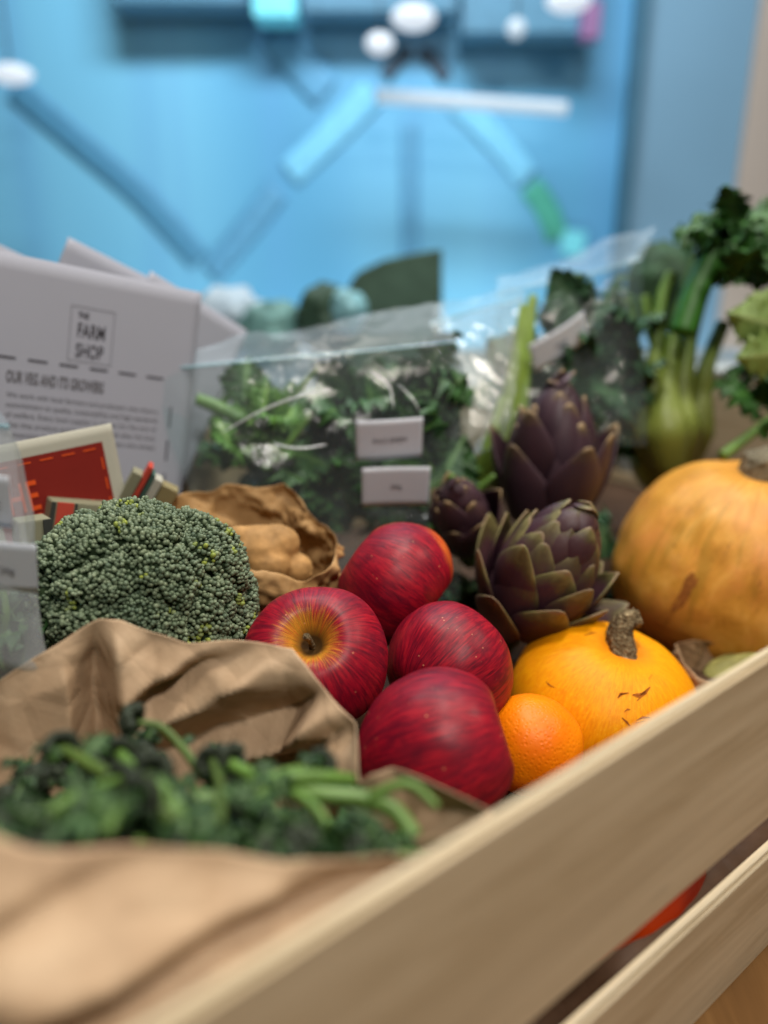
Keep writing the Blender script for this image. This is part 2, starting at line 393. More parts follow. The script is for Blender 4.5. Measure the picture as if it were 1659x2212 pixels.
wg = link('pale_blue_wall', box_mesh('pale_blue_wall', (x2+x3)/2+.002, WY+.02, .9, x3-x2, .06, 3.3, .002), plain('pale_blue_paint', S(112, 152, 178), .6, .3, .04, 2)); tag(wg, None, None, None, 'structure')
x4 = wallx(2600)
wc = link('beige_wall', box_mesh('beige_wall', (x3+x4)/2+.004, WY-.0, .9, x4-x3, .06, 3.3, .002), plain('beige_paint', S(176, 166, 156), .7, .3, .04, 3)); tag(wc, None, None, None, 'structure')

def at_wall(px, py, Y):
    xc = (px-829.5)/F; yc = (1106-py)/F; t = Y/(CP+yc*SP); return Vector((xc*t, Y, CAMZ+(-SP+yc*CP)*t))
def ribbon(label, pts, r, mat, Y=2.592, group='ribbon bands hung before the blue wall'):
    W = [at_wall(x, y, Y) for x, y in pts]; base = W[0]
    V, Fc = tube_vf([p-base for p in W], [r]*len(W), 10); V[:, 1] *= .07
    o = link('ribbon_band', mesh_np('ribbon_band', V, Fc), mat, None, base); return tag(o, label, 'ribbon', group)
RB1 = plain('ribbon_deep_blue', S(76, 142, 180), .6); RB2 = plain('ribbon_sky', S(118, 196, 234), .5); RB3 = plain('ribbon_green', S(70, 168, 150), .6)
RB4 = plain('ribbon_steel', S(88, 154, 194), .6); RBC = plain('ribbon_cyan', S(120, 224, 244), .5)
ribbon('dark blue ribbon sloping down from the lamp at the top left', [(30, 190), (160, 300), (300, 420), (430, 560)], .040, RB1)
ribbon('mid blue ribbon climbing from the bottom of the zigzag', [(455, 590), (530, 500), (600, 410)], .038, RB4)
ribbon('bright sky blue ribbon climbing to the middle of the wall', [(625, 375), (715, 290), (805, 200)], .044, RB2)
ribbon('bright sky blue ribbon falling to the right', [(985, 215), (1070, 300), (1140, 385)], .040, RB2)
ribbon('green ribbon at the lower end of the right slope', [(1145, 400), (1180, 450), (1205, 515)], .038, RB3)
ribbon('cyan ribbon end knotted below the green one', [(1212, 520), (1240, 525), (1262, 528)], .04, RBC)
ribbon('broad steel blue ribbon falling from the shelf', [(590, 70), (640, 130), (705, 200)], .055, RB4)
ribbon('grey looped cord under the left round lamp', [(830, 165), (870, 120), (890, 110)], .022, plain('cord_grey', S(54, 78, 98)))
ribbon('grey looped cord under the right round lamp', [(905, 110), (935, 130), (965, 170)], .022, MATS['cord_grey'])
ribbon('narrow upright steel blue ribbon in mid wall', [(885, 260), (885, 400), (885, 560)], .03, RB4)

def emis(name, c, s):
    m = MT(name); m.b.inputs['Emission Color'].default_value = c; m.b.inputs['Emission Strength'].default_value = s; m.col((.25, .28, .3, 1)); return m.m
LAMP = emis('lamp_glass', (.80, .89, 1, 1), .78); LAMPD = emis('lamp_glass_dim', (.62, .82, 1, 1), .52)
def lamp(label, px, py, rx, rz, mat=LAMP, Y=2.2):
    c = at_wall(px, py, Y); sc = Y/F
    L = thing('pendant_lamp', label, 'lamp', c, None, 'round lamps glowing before the blue wall')
    V = []; nu, nv = 20, 10
    for j in range(nv+1):
        th = math.pi*j/nv
        for i in range(nu):
            a = 2*math.pi*i/nu; V.append((rx*sc*math.sin(th)*math.cos(a), rx*sc*.8*math.sin(th)*math.sin(a), rz*sc*math.cos(th)))
    link('lamp_globe', mesh_np('lamp_globe', V, gridf(nu, nv+1, True)), mat, L)
    v, f = tube_vf([(0, 0, rz*sc*.98), (0, 0, .8), (0, 0, 1.6)], [.0025]*3, 6); link('cable', mesh_np('cable', v, f), DARKC, L)
lamp('oval white lamp at the top centre, larger of the two neighbours', 893, 38, 42, 22)
lamp('small white lamp just below the larger oval lamp', 820, 94, 27, 19)
lamp('white lamp cut by the top edge of the photo', 1228, 2, 42, 20)
lamp('white lamp at the far left end of the sloping dark ribbon', 24, 160, 42, 18)
lamp('faint dim lamp on the dark shelf at the upper right', 1115, 62, 18, 18, LAMPD)
a = at_wall(815, 207, 2.3); b = at_wall(1225, 235, 2.3)
tb = thing('tube_lamp', 'long white tube lamp hanging nearly level before the blue wall', 'lamp', a)
v, f = tube_vf([(0, 0, 0), tuple((b-a)*.5), tuple(b-a)], [.018]*3, 12); link('tube', mesh_np('tube', v, f), LAMPD, tb)
v, f = tube_vf([tuple(-(b-a)*.01), (0, 0, 0)], [.02]*2, 12); link('end_cap', mesh_np('end_cap', v, f), PAPER, tb)
DK = plain('shelf_dark', S(78, 128, 156), .6)
def slab(name, label, cat, x0, y0, x1, y1, Y, mat, d=.12):
    p = at_wall(x0, y0, Y); q = at_wall(x1, y1, Y)
    o = link(name, box_mesh(name, 0, 0, 0, abs(q.x-p.x), d, abs(p.z-q.z), .004), mat, None, ((p.x+q.x)/2, Y+d/2, (p.z+q.z)/2)); return tag(o, label, cat)
slab('wall_cabinet', 'dark cabinet at the top right of the blue wall', 'cabinet', 1005, -160, 1290, 72, 2.45, DK)
slab('wall_cabinet', 'long dark cabinet at the top left of the blue wall', 'cabinet', 225, -160, 535, 8, 2.45, DK)
slab('wall_cabinet', 'dark cabinet at the top centre beside the cyan box', 'cabinet', 650, -160, 985, 26, 2.46, DK)
slab('storage_box', 'bright cyan box between the dark cabinets', 'box', 540, -120, 640, 36, 2.44, RBC)
slab('storage_box', 'narrow magenta box beside the right cabinet', 'box', 1262, 0, 1296, 84, 2.40, plain('magenta_card', S(130, 96, 140), .6), .05)
# ------------------------------------------------------------------ the crate
H = .1925; TH = .0060
SLH, GAP = .0950, .0168; SZ = (.0045+SLH/2, .0045+SLH+GAP-.0090+SLH/2)
U0, U1, V0, V1 = -.17, .86, .1205, .66
cr = thing('wooden_crate', 'pale pine slatted crate full of fruit and vegetables', 'crate', UV((U0+U1)/2, (V0+V1)/2, 0), (0, 0, math.atan2(.616, .788)))
LU, LV = U1-U0, V1-V0
def slat(cx, cy, cz, sx, sy, sz, rz=0, seed=0):
    me = box_mesh('slat', 0, 0, 0, sx, sy, sz, .0018); o = link('slat', me, PINE, cr, (cx, cy, cz)); o.rotation_euler.z = rz; return o
LOWH = .0725
for z, hs in ((LOWH/2, LOWH), (H-SLH/2, SLH)):
    for sy in (-1, 1): slat(0, sy*(LV/2-TH/2), z, LU, TH, hs)
    for sx in (-1, 1): slat(sx*(LU/2-TH/2), 0, z, LV-2*TH-.001, TH, hs, math.pi/2)
for sx in (-1, 1):
    for sy in (-1, 1):
        me = box_mesh('corner_post', 0, 0, 0, .02, .02, H-.004, .001); link('corner_post', me, PINE, cr, (sx*(LU/2-TH-.0105), sy*(LV/2-TH-.0105), H/2))
for k in range(6):
    yy = -LV/2+TH+.046+k*(LV-2*TH-.092)/5
    link('base_board', box_mesh('base_board', 0, 0, 0, LU-2*TH-.002, .074, .008, .001), PINE, cr, (0, yy, .006))

# ------------------------------------------------------------------ round fruit
def revolve(rf, zf, nphi=96, nth=64, lob=0, nl=5, seed=1, lump=0, lumps=2.5):
    th = np.linspace(0.0008, math.pi-.0008, nth); ph = np.arange(nphi)*2*math.pi/nphi
    TH_, PH = np.meshgrid(th, ph, indexing='ij'); r = rf(TH_); z = zf(TH_, r)
    L = 1+lob*np.cos(nl*PH+.4)*np.sin(TH_)**.7
    X = r*L*np.cos(PH); Y = r*L*np.sin(PH); V = np.stack([X.ravel(), Y.ravel(), z.ravel()], 1)
    if lump:
        s = np.abs(V).max(); n = 1+lump*fbm(V/s*lumps+5.3, 3, seed); V = V*n[:, None]
    mer = np.stack([np.cos(PH).ravel(), np.sin(PH).ravel(), TH_.ravel()], 1)
    Fc = [tuple(reversed(q)) for q in gridf(nphi, nth, True)]
    return V, Fc, mer
def axis_rot(d, spin=0):
    q = Vector(d).to_track_quat('Z', 'Y'); return (q.to_matrix().to_4x4() @ Matrix.Rotation(spin, 4, 'Z')).to_euler()
FRUIT = []          # (centre, radius) for the packing paper below
def apple(label, c, R, d, spin, h=.90, seed=1, tone=(0, 1, 0), pw=.86):
    FRUIT.append((c, R))
    rf = lambda t: R*np.sin(t)**pw*(1+.07*np.cos(t)-.03*np.cos(2*t))
    def zf(t, r):
        z = R*h*np.cos(t)*(1+.05*np.sin(t))
        z = z-np.where(t < 1.57, 1, 0)*R*.42*np.exp(-(r/(R*.30))**2*1.1)-np.where(t < 1.57, 1, 0)*R*.04*np.exp(-(r/(R*.6))**2)
        return z+np.where(t > 1.57, 1, 0)*R*.30*np.exp(-(r/(R*.26))**2)
    V, Fc, mer = revolve(rf, zf, 112, 80, .014, 5, seed, .018, 1.6)
    o = thing('apple', label, 'apple', c, axis_rot(d, spin), 'red apples loose in the crate')
    me = mesh_np('fruit', V, Fc); attr(me, 'mer', mer); attr(me, 'tone', np.tile(tone, (len(V), 1))); link('fruit', me, APPLE, o)
    zt = R*h*.56
    v, f = tube_vf([(0, 0, zt-.004), (.0008, 0, zt+.004), (.0022, .0012, zt+.0095)], [.0018, .0013, .0019], 10, .12, 4); link('stem', mesh_np('stem', v, f), STEM, o)
    parts = []
    for k in range(5):
        a = k*1.2566; parts.append(tube_vf([(.002*math.cos(a), .002*math.sin(a), -R*h*.66), (.0035*math.cos(a), .0035*math.sin(a), -R*h*.74), (.0016*math.cos(a), .0016*math.sin(a), -R*h*.83)], [.0016, .0013, .0003], 6))
    v, f = merge(parts); link('calyx', mesh_np('calyx', v, f), STEM, o)
    return o
apple('red apple showing its stem hollow with a yellow star', P(682, 1424, .415), .0382, (-.03, -.62, .78), 2.2, .86, 3, (0, 1, 0))
apple('tall red apple rearmost of the four, leaning right with an orange flank', P(852, 1258, .495), .0400, (.80, -.30, -.50), 0.3, .84, 5, (.32, .8, .02))
apple('red apple in the middle with its calyx turned to the lower left', P(968, 1444, .442), .0368, (.70, .62, .28), 2.6, .90, 8, (.0, .6, .03))
apple('dark crimson apple nearest the paper bag and the crate edge', P(940, 1617, .362), .0352, (.93, .02, .30), .9, 1.08, 12, (0, .6, .06), .98)

# mandarin
c = P(1146, 1608, .432); R = .0292; FRUIT.append((c, R))
V, Fc, mer = revolve(lambda t: R*np.sin(t), lambda t, r: R*.94*np.cos(t)-np.where(t < 1.57, .12*R*np.exp(-(r/(R*.2))**2), 0), 96, 64, .006, 9, 4, .006)
o = thing('orange', 'small smooth orange between the dark apple and the yellow squash', 'orange', c, axis_rot((.2, .75, .4)))
me = mesh_np('peel', V, Fc); attr(me, 'mer', mer); link('peel', me, ORANGE, o)
v, f = tube_vf([(0, 0, R*.78), (0, 0, R*.84)], [.0022, .0018], 10, .2, 5); link('button', mesh_np('button', v, f), STEM, o)

def patches(parent, polys, bv, mat, inv, lift=.0003, nm='scar'):
    """thin raised scars lying on the rind"""
    for poly in polys:
        pts = []
        n = len(poly); ctr = (sum(p[0] for p in poly)/n, sum(p[1] for p in poly)/n)
        ring = []
        for i in range(n):
            a, b_ = poly[i], poly[(i+1) % n]
            for k in range(3): ring.append((a[0]+(b_[0]-a[0])*k/3, a[1]+(b_[1]-a[1])*k/3))
        O = Vector((0, 0, CAMZ)); W = []
        for (x, y) in ring+[ctr]:
            h = bv.ray_cast(O, (P(x, y, 1)-O).normalized())
            if h[0] is None: W = None; break
            W.append(inv @ (h[0]+h[1]*lift))
        if not W: continue
        m = len(ring); link(nm, mesh_np(nm, W, [(i, (i+1) % m, m) for i in range(m)]), mat, parent)
def stroke(pts, w):
    L, Rr = [], []
    for i, p in enumerate(pts):
        a = pts[max(i-1, 0)]; b_ = pts[min(i+1, len(pts)-1)]; dx, dy = b_[0]-a[0], b_[1]-a[1]; l = math.hypot(dx, dy) or 1
        ww = w*(.35 if i in (0, len(pts)-1) else 1)
        L.append((p[0]-dy/l*ww, p[1]+dx/l*ww)); Rr.append((p[0]+dy/l*ww, p[1]-dx/l*ww))
    return L+Rr[::-1]

# yellow squash
c = P(1301, 1522, .50); R = .0610; FRUIT.append((c, .047))
def zsq(t, r): return R*.80*np.cos(t)-np.where(t < 1.57, .10*R*np.exp(-(r/(R*.30))**2), 0)
V, Fc, mer = revolve(lambda t: R*np.sin(t)**.92, zsq, 160, 90, .006, 10, 6, .012, 1.5)
sq = thing('yellow_squash', 'small round bright yellow squash with brown scratches and dry stem', 'squash', c, axis_rot((.16, -.13, .98), .3))
me = mesh_np('rind', V, Fc); attr(me, 'mer', mer); link('rind', me, YELLOW, sq)
bpy.context.view_layer.update()
MW = sq.matrix_world.copy(); inv = MW.inverted()
bv = BVHTree.FromPolygons([MW @ Vector(v) for v in V], Fc)
patches(sq, [stroke([(1334, 1508), (1340, 1499), (1358, 1497)], 2.6), stroke([(1366, 1501), (1382, 1505), (1393, 1497), (1404, 1484)], 3.6), stroke([(1376, 1514), (1390, 1500)], 3),
             stroke([(1348, 1538), (1355, 1532), (1362, 1533)], 1.8), stroke([(1343, 1550), (1354, 1560), (1360, 1568)], 2.2), stroke([(1375, 1556), (1388, 1549), (1404, 1551)], 2.0), stroke([(1373, 1562), (1392, 1558)], 1.4),
             stroke([(1402, 1466), (1408, 1458)], 1.6), stroke([(1180, 1472), (1186, 1480), (1200, 1486)], .9), stroke([(1262, 1374), (1276, 1368), (1290, 1367)], 1)], bv, SCAR, inv)
SB = [P(1344, 1432, .484), P(1341, 1400, .484), P(1340, 1369, .485), P(1352, 1343, .486), P(1378, 1334, .487)]
v, f = tube_vf([inv @ p for p in SB], [.0118, .0094, .0078, .0070, .0058], 30, .10, 5)
v = v+(.0005*vnoise(v*900, 3)+.0006*vnoise(v*350, 9))[:, None]*1.0
link('stem', mesh_np('stem', v, f), STEM, sq)

# big pumpkin
c = P(1604, 1232, .64); R = .1035; FRUIT.append((c, .095))
V, Fc, mer = revolve(lambda t: R*np.sin(t)**.88, lambda t, r: R*.87*np.cos(t)-np.where(t < 1.57, .13*R*np.exp(-(r/(R*.26))**2), 0), 200, 110, .007, 9, 9, .035, 1.7)
pk = thing('orange_pumpkin', 'large pale orange pumpkin with blemished skin behind the crate edge', 'pumpkin', c, axis_rot((.10, -.02, 1), 1.9))
me = mesh_np('rind', V, Fc); attr(me, 'mer', mer); link('rind', me, PUMPKIN, pk)
bpy.context.view_layer.update(); MW = pk.matrix_world.copy(); inv2 = MW.inverted(); bv = BVHTree.FromPolygons([MW @ Vector(q) for q in V], Fc)
SC2 = plain('pumpkin_scar', S(150, 92, 40), .8, .2, .3, 200)
patches(pk, [stroke([(1452, 1320), (1470, 1300), (1482, 1280), (1490, 1255), (1498, 1238)], 11), stroke([(1476, 1282), (1500, 1262), (1508, 1248)], 6), stroke([(1436, 1352), (1448, 1330)], 2.5)], bv, SC2, inv2, .0004)
v, f = tube_vf([(0, 0, R*.70), (.002, 0, R*.81), (.004, 0, R*.93), (.005, 0, R*.97)], [.026, .021, .0185, .0175], 32, .10, 5); v = v+(.0009*vnoise(v*300, 3))[:, None]
link('stem', mesh_np('stem', v, f), GSTEM, pk)

# red pepper glimpsed between the slats
c = UV(.272, .1605, .056)
V, Fc, mer = revolve(lambda t: .0285*np.sin(t)**.9, lambda t, r: .050*np.cos(t), 60, 40, .03, 3, 2, .03)
rp = thing('red_pepper', 'orange red pepper glimpsed through the gap between the slats', 'pepper', c, (math.pi/2, 0, math.atan2(.616, .788)+math.pi/2-.06))
m = MT('pepper_skin', .25, .5); m.col(m.ramp(m.noise(m.obj(), 9, 2), [(.3, S(132, 18, 6)), (.7, S(206, 66, 6))])); link('flesh', mesh_np('flesh', V, Fc), m.m, rp)
v, f = tube_vf([(0, 0, .049), (.002, 0, .058)], [.006, .004], 10); link('stem', mesh_np('stem', v, f), STALKD, rp)

# ------------------------------------------------------------------ broccoli head
def icos(sub=1):
    import bmesh
    bm = bmesh.new(); bmesh.ops.create_icosphere(bm, subdivisions=sub, radius=1)
    V = np.array([tuple(v.co) for v in bm.verts]); Fc = np.array([[v.index for v in f.verts] for f in bm.faces]); bm.free(); return V, Fc
IV, IF = icos(2); IV0, IF0 = icos(1)
def fast_mesh(name, V, T):
    me = bpy.data.meshes.new(name); nv, nf = len(V), len(T)
    me.vertices.add(nv); me.vertices.foreach_set('co', V.astype(np.float32).ravel())
    me.loops.add(nf*3); me.loops.foreach_set('vertex_index', T.astype(np.int32).ravel())
    me.polygons.add(nf); me.polygons.foreach_set('loop_start', np.arange(nf, dtype=np.int32)*3)
    me.polygons.foreach_set('use_smooth', np.ones(nf, bool)); me.update(calc_edges=True); me.validate(); return me
def balls(name, C, r, mat, parent, val=None, squash=1.0, N=None, base=(IV, IF), jit=.0):
    n = len(C); B, Tb = base; k = len(B)
    V = C[:, None, :]+B[None]*r[:, None, None]
    if N is not None: V = V + N[:, None, :]*(B@np.ones((3, 1))*0)[None]+(np.einsum('kj,nj->nk', B, N)[:, :, None]*N[:, None, :])*(squash-1)*r[:, None, None]
    T = Tb[None]+(np.arange(n)*k)[:, None, None]
    me = fast_mesh(name, V.reshape(-1, 3), T.reshape(-1, 3))
    if val is not None: attr(me, 'bud', np.repeat(val, k), 'FLOAT')
    return link(name, me, mat, parent)
BC = P(306, 1306, .432); BR = .0572; FRUIT.append((BC, .045))
br = thing('broccoli', 'large tight dark green broccoli head behind the big paper bag', 'broccoli', BC, (-.12, -.05, 0))
g = np.random.default_rng(3)
n = 9500; i = np.arange(n)+.5; ph = i*math.pi*(1+5**.5); zz = 1-1.45*i/n
D = np.stack([np.sqrt(1-zz**2)*np.cos(ph), np.sqrt(1-zz**2)*np.sin(ph), zz], 1)
D += g.normal(size=D.shape)*.0105; D /= np.linalg.norm(D, axis=1)[:, None]
def fib(n, zmin=-.4):
    i = np.arange(n)+.5; ph = i*math.pi*(1+5**.5); z = 1-(1-zmin)*i/n; return np.stack([np.sqrt(1-z*z)*np.cos(ph), np.sqrt(1-z*z)*np.sin(ph), z], 1)
FC = fib(26)+g.normal(size=(26, 3))*.16; FC /= np.linalg.norm(FC, axis=1)[:, None]
FC2 = fib(230)+g.normal(size=(230, 3))*.05; FC2 /= np.linalg.norm(FC2, axis=1)[:, None]
def broc_r(D):
    d1 = np.sort(np.arccos(np.clip(D@FC.T, -1, 1)), 1); d2 = np.sort(np.arccos(np.clip(D@FC2.T, -1, 1)), 1)
    e1 = np.clip((d1[:, 1]-d1[:, 0])/.16, 0, 1)**.6; e2 = np.clip((d2[:, 1]-d2[:, 0])/.07, 0, 1)**.6
    r = .93+.15*e1+.05*e2+.07*fbm(D*1.7, 2, 4)
    return BR*.93*r, e1, e2
r, e1, e2 = broc_r(D); sc3 = np.array([1.06, 1.0, .98])
Cb = D*r[:, None]*sc3; dd = D+g.normal(size=D.shape)*.006
rad = .00104*(.85+.6*g.random(n)**1.5); Cb = Cb+D*(g.normal(size=n)*.00035)[:, None]
Cb += g.normal(size=Cb.shape)*.00022
val = np.clip(.44+.20*g.normal(size=n)+.22*vnoise(D*4+1, 5), 0, .84)
yl = vnoise(D*9+3.3, 77) > .58; val = np.where(yl & (g.random(n) > .35), .88+.12*g.random(n), val)
balls('florets', Cb, rad, BUDS, br, val, 1.25, D)
Dc = fib(4000, -.5); rc, _, _ = broc_r(Dc)
V, Fc, mer = revolve(lambda t: np.sin(t), lambda t, r: np.cos(t), 120, 80); Dn = V/np.linalg.norm(V, axis=1)[:, None]; rc, _, _ = broc_r(Dn)
flat = np.where(Dn[:, 2] < -.35, .75, 1.0); V = Dn*((rc-.0010)*flat)[:, None]*sc3
link('crown', mesh_np('crown', V, Fc), plain('broccoli_core', S(34, 48, 26), .8, .2, .3, 200), br)
v, f = tube_vf([(0, 0, -.025), (0, .004, -.07), (0, .006, -.098)], [.022, .017, .018], 16, .06, 6); link('stalk', mesh_np('stalk', v, f), STALK, br)

# ------------------------------------------------------------------ artichokes
def bract(h, ang, cfg):
    """one scale: h 0 at the base .. 1 at the tip of the head"""
    R, Hh = cfg['R'], cfg['H']; g2 = cfg['g']
    hb = h*1.04; rb = R*.80*math.sqrt(max(0, 1-((hb-.30)/.80)**2)); z0 = Hh*(hb*.82-.35)
    a0 = math.radians(cfg['a0']*(1-h)**1.2+cfg['a1']*h+g2.normal()*6); kap = math.radians(cfg['k'])*(.7+.6*h)
    L = cfg['L']*(1.10-.64*h)*(1+.1*g2.normal()*.6); W = cfg['W']*(1.02-.64*h)*(1+.08*g2.normal())
    nt, ns = 10, 9; V = []; A = []
    pr, pz = rb*.80, z0; al = a0; n = 0
    for j in range(nt):
        t = j/(nt-1); al_ = a0-kap*t+math.radians(14)*max(0, t-.85)*6
        if j: pr += math.sin(al_)*L/(nt-1); pz += math.cos(al_)*L/(nt-1)
        wd = W*(.62+.55*math.sin(math.pi*min(1, t*1.25)*.62))*(1-max(0, t-.42)**1.7*2.15)
        wd = max(wd, W*.10)
        for i_ in range(ns):
            s = -1+2*i_/(ns-1); hw = wd*s/2; cu = .62*hw*hw/max(pr+.012, .014)+.08*abs(s)**3*wd
            x = pr-cu; y = hw*(1-.08*s*s)
            keel = .0012*math.exp(-(s*3)**2)*(t)
            x += keel
            V.append((x*math.cos(ang)-y*math.sin(ang), x*math.sin(ang)+y*math.cos(ang), pz+.001*math.cos(s*2))); A.append((s, t, 0))
    return np.array(V), gridf(ns, nt), A
def artichoke(label, c, axis, spin, cfg, N, mat):
    FRUIT.append((c, cfg['R']*.9)); cfg = dict(cfg, g=np.random.default_rng(cfg['seed']))
    o = thing('artichoke', label, 'artichoke', c, axis_rot(axis, spin), 'purple artichokes')
    V, Fc, mer = revolve(lambda t: cfg['R']*.62*np.sin(t), lambda t, r: cfg['H']*.38*np.cos(t)-.003, 32, 20)
    me = mesh_np('heart', V, Fc); attr(me, 'leaf', np.tile((0, .2, 0), (len(V), 1))); link('heart', me, mat, o)
    for i in range(N):
        h = (i/(N-1))**.85; V, Fc, A = bract(h, i*2.39996+.15*cfg['g'].normal(), cfg)
        me = mesh_np('bract', V, Fc); attr(me, 'leaf', A); b_ = link('bract', me, mat, o); solid(b_, .0016, -1); subsurf(b_, 1)
    v, f = tube_vf([(0, 0, -cfg['H']*.38), (.002, 0, -cfg['H']*.6), (.004, 0, -cfg['H']*.72)], [.012, .010, .0105], 12, .05, 6); link('stalk', mesh_np('stalk', v, f), STALKD, o)
artichoke('front artichoke with green tipped purple bracts, its tip facing the viewer', P(1165, 1258, .53), (.36, -.22, .88), .4, dict(R=.052, H=.115, a0=52, a1=-32, k=40, L=.050, W=.044, seed=5), 64, BRACT)
artichoke('tall plum purple artichoke standing behind the front one', P(1192, 1020, .64), (.02, -.03, 1), 1.1, dict(R=.058, H=.125, a0=26, a1=-26, k=34, L=.070, W=.054, seed=8), 46, BRACTP)
artichoke('small dark purple artichoke left of the two larger ones', P(1002, 1125, .60), (-.2, -.5, .8), 2.1, dict(R=.035, H=.075, a0=28, a1=-28, k=32, L=.040, W=.038, seed=12), 30, BRACTP)

# ------------------------------------------------------------------ paper bags
def resample(pts, m, rnd=.0):
    pts = [Vector(p) for p in pts]+[Vector(pts[0])]; L = [0]
    for a, b_ in zip(pts, pts[1:]): L.append(L[-1]+(b_-a).length)
    out = []
    j = 0
    for k in range(m):
        s = L[-1]*k/m
        while L[j+1] < s: j += 1
        f = (s-L[j])/(L[j+1]-L[j]); out.append(pts[j].lerp(pts[j+1], f))
    A = np.array([tuple(p) for p in out])
    for _ in range(int(rnd)): A = .5*A+.25*(np.roll(A, 1, 0)+np.roll(A, -1, 0))
    return A
def paper_bag(name, label, rim, zbase, mat, m=300, k=56, shrink=.85, bulge=.012, amp=.006, lam=.05, seed=1, smooth_rim=3, amp2=.0015, clampv=None, rimn=.0012, relief=False):
    R0 = resample(rim, m, smooth_rim); ctr = R0.mean(0); base = R0.copy(); base[:, :2] = ctr[:2]+(base[:, :2]-ctr[:2])*shrink; base[:, 2] = zbase
    out = R0-ctr; out[:, 2] = 0; out /= np.linalg.norm(out, axis=1)[:, None]+1e-9
    V = []
    for j in range(k):
        t = (j/(k-1))**1.25; p = R0*(1-t)+base*t+out*(bulge*math.sin(math.pi*min(1, t*1.15)**.6))
        if relief: p = p+out*(np.clip((ctr[1]-R0[:, 1])/.04, 0, 1)*.030*math.sin(min(1, t*2.2)*math.pi/2))[:, None]
        V.append(p)
    V = np.concatenate(V); O = np.tile(out, (k, 1)); T = np.repeat(np.linspace(0, 1, k)**1.25, m)
    wgt = np.clip(T/.12, 0, 1)**.8
    d = amp*folds(V*np.array([1, 1, 1]), seed, lam, 6)*wgt+amp2*folds(V, seed+9, lam*.3, 5)*np.clip(T/.04, .25, 1)
    rear = np.clip((V[:, 1]-ctr[1])/.02, 0, 1); d = np.where(d > .002, .002+(d-.002)*(1-rear), d)
    if relief:
        d = d*(1-.65*rear); q = V-np.array([0, 0, CAMZ]); tz = q[:, 1]*CP-q[:, 2]*SP; px = 829.5+F*q[:, 0]/tz; py = 1106-F*(q[:, 1]*SP+q[:, 2]*CP)/tz
        px = px+16*fbm(V*30, 2, 5); py = py+16*fbm(V*30+9, 2, 6)
        g1 = np.interp((px*150+py*340)/372, [1400, 1462, 1492, 1552, 1640, 1706, 1742, 1800], [0, .0110, -.001, .0120, -.0065, .0100, -.005, .004])*np.clip((px-235)/25, 0, 1)
        g2_ = np.interp(px, [-100, 40, 130, 212, 246, 330], [0, .003, .009, -.008, .012, 0])
        d = d-rear*(g1+g2_)*np.clip(T/.10, 0, 1)
        d = d+(1-rear)*np.interp(px*.42+py*.9, [1700, 1745, 1800, 1850, 1950, 2050, 2110, 2180, 2300], [0, .002, -.005, .003, .006, -.010, -.001, .003, 0])*np.clip(T/.08, 0, 1)
    V = V+O*d[:, None]; V[:, 2] += rimn*fbm(V*45, 2, seed)*(1-wgt)
    if clampv is not None:
        uvv = V[:, 0]*DV.x+V[:, 1]*DV.y; low = V[:, 2] < H+.02
        push = np.maximum(0, clampv-uvv)*low; V[:, 0] += DV.x*push; V[:, 1] += DV.y*push
    Fc = gridf(m, k, True); V = np.concatenate([V, [[ctr[0], ctr[1], zbase-.0005]]]); cidx = len(V)-1
    Fc += [((k-1)*m+i, (k-1)*m+(i+1) % m, cidx) for i in range(m)]
    loc = Vector((ctr[0], ctr[1], zbase)); V = V-np.array(loc)
    me = mesh_np(name, V, Fc); o = link(name, me, mat, None, loc); tag(o, label, 'paper bag'); solid(o, .0004); return o
rim = [P(*p) for p in [(-160, 1540, .335), (-60, 1500, .335), (0, 1468, .335), (70, 1425, .34), (150, 1375, .345), (215, 1338, .348), (262, 1338, .348), (330, 1362, .35), (400, 1385, .352), (470, 1385, .352), (560, 1392, .353), (632, 1402, .352),
       (690, 1475, .338), (768, 1562, .322), (772, 1620, .305), (774, 1690, .288), (800, 1672, .285), (846, 1655, .286), (900, 1680, .280), (980, 1716, .272), (1058, 1752, .262),
       (1010, 1790, .240), (950, 1830, .228), (890, 1850, .222), (840, 1846, .219), (760, 1852, .216), (620, 1862, .211), (480, 1838, .207), (300, 1832, .2), (150, 1836, .195), (60, 1826, .192), (0, 1806, .192), (-130, 1760, .19), (-330, 1700, .20), (-360, 1600, .26)]]
paper_bag('paper_bag', 'large open brown paper bag of sprouting broccoli in the front corner', rim, .02, KRAFT, 420, 72, .84, .002, .024, .075, 11, 0, .0014, .1305, relief=True)
rim = [P(*p) for p in [(330, 1100, .53), (400, 1072, .54), (470, 1062, .545), (545, 1056, .55), (612, 1040, .55), (640, 1062, .548), (668, 1098, .54), (705, 1130, .53), (728, 1162, .52), (724, 1200, .505), (716, 1228, .49),
       (690, 1236, .482), (640, 1256, .476), (585, 1246, .472), (545, 1226, .470), (500, 1206, .468), (470, 1190, .47), (430, 1160, .475), (360, 1130, .50)]]
paper_bag('paper_bag', 'small crumpled brown paper bag holding a knobbly root', rim, .05, KRAFT2, 260, 50, .8, .003, .011, .022, 21, 0, .0028, None, .007)
rim = [P(*p) for p in [(1462, 1392, .555), (1500, 1384, .56), (1560, 1392, .57), (1640, 1400, .58), (1690, 1425, .56), (1640, 1452, .53), (1575, 1462, .51), (1540, 1480, .495), (1505, 1462, .50), (1478, 1428, .52)]]
paper_bag('paper_bag', 'small creased paper bag wedged between squash, pumpkin and crate edge', rim, .03, kraft('dull_paper', S(140, 110, 80), S(158, 128, 96), S(172, 144, 112), 2), 160, 30, .8, .004, .004, .03, 31, 1, .0018, .135, .002)
c = P(1600, 1462, .56)
V, Fc, mer = revolve(lambda t: .017*np.sin(t)**.9, lambda t, r: .03*np.cos(t), 60, 30, .07, 8, 3, .03)
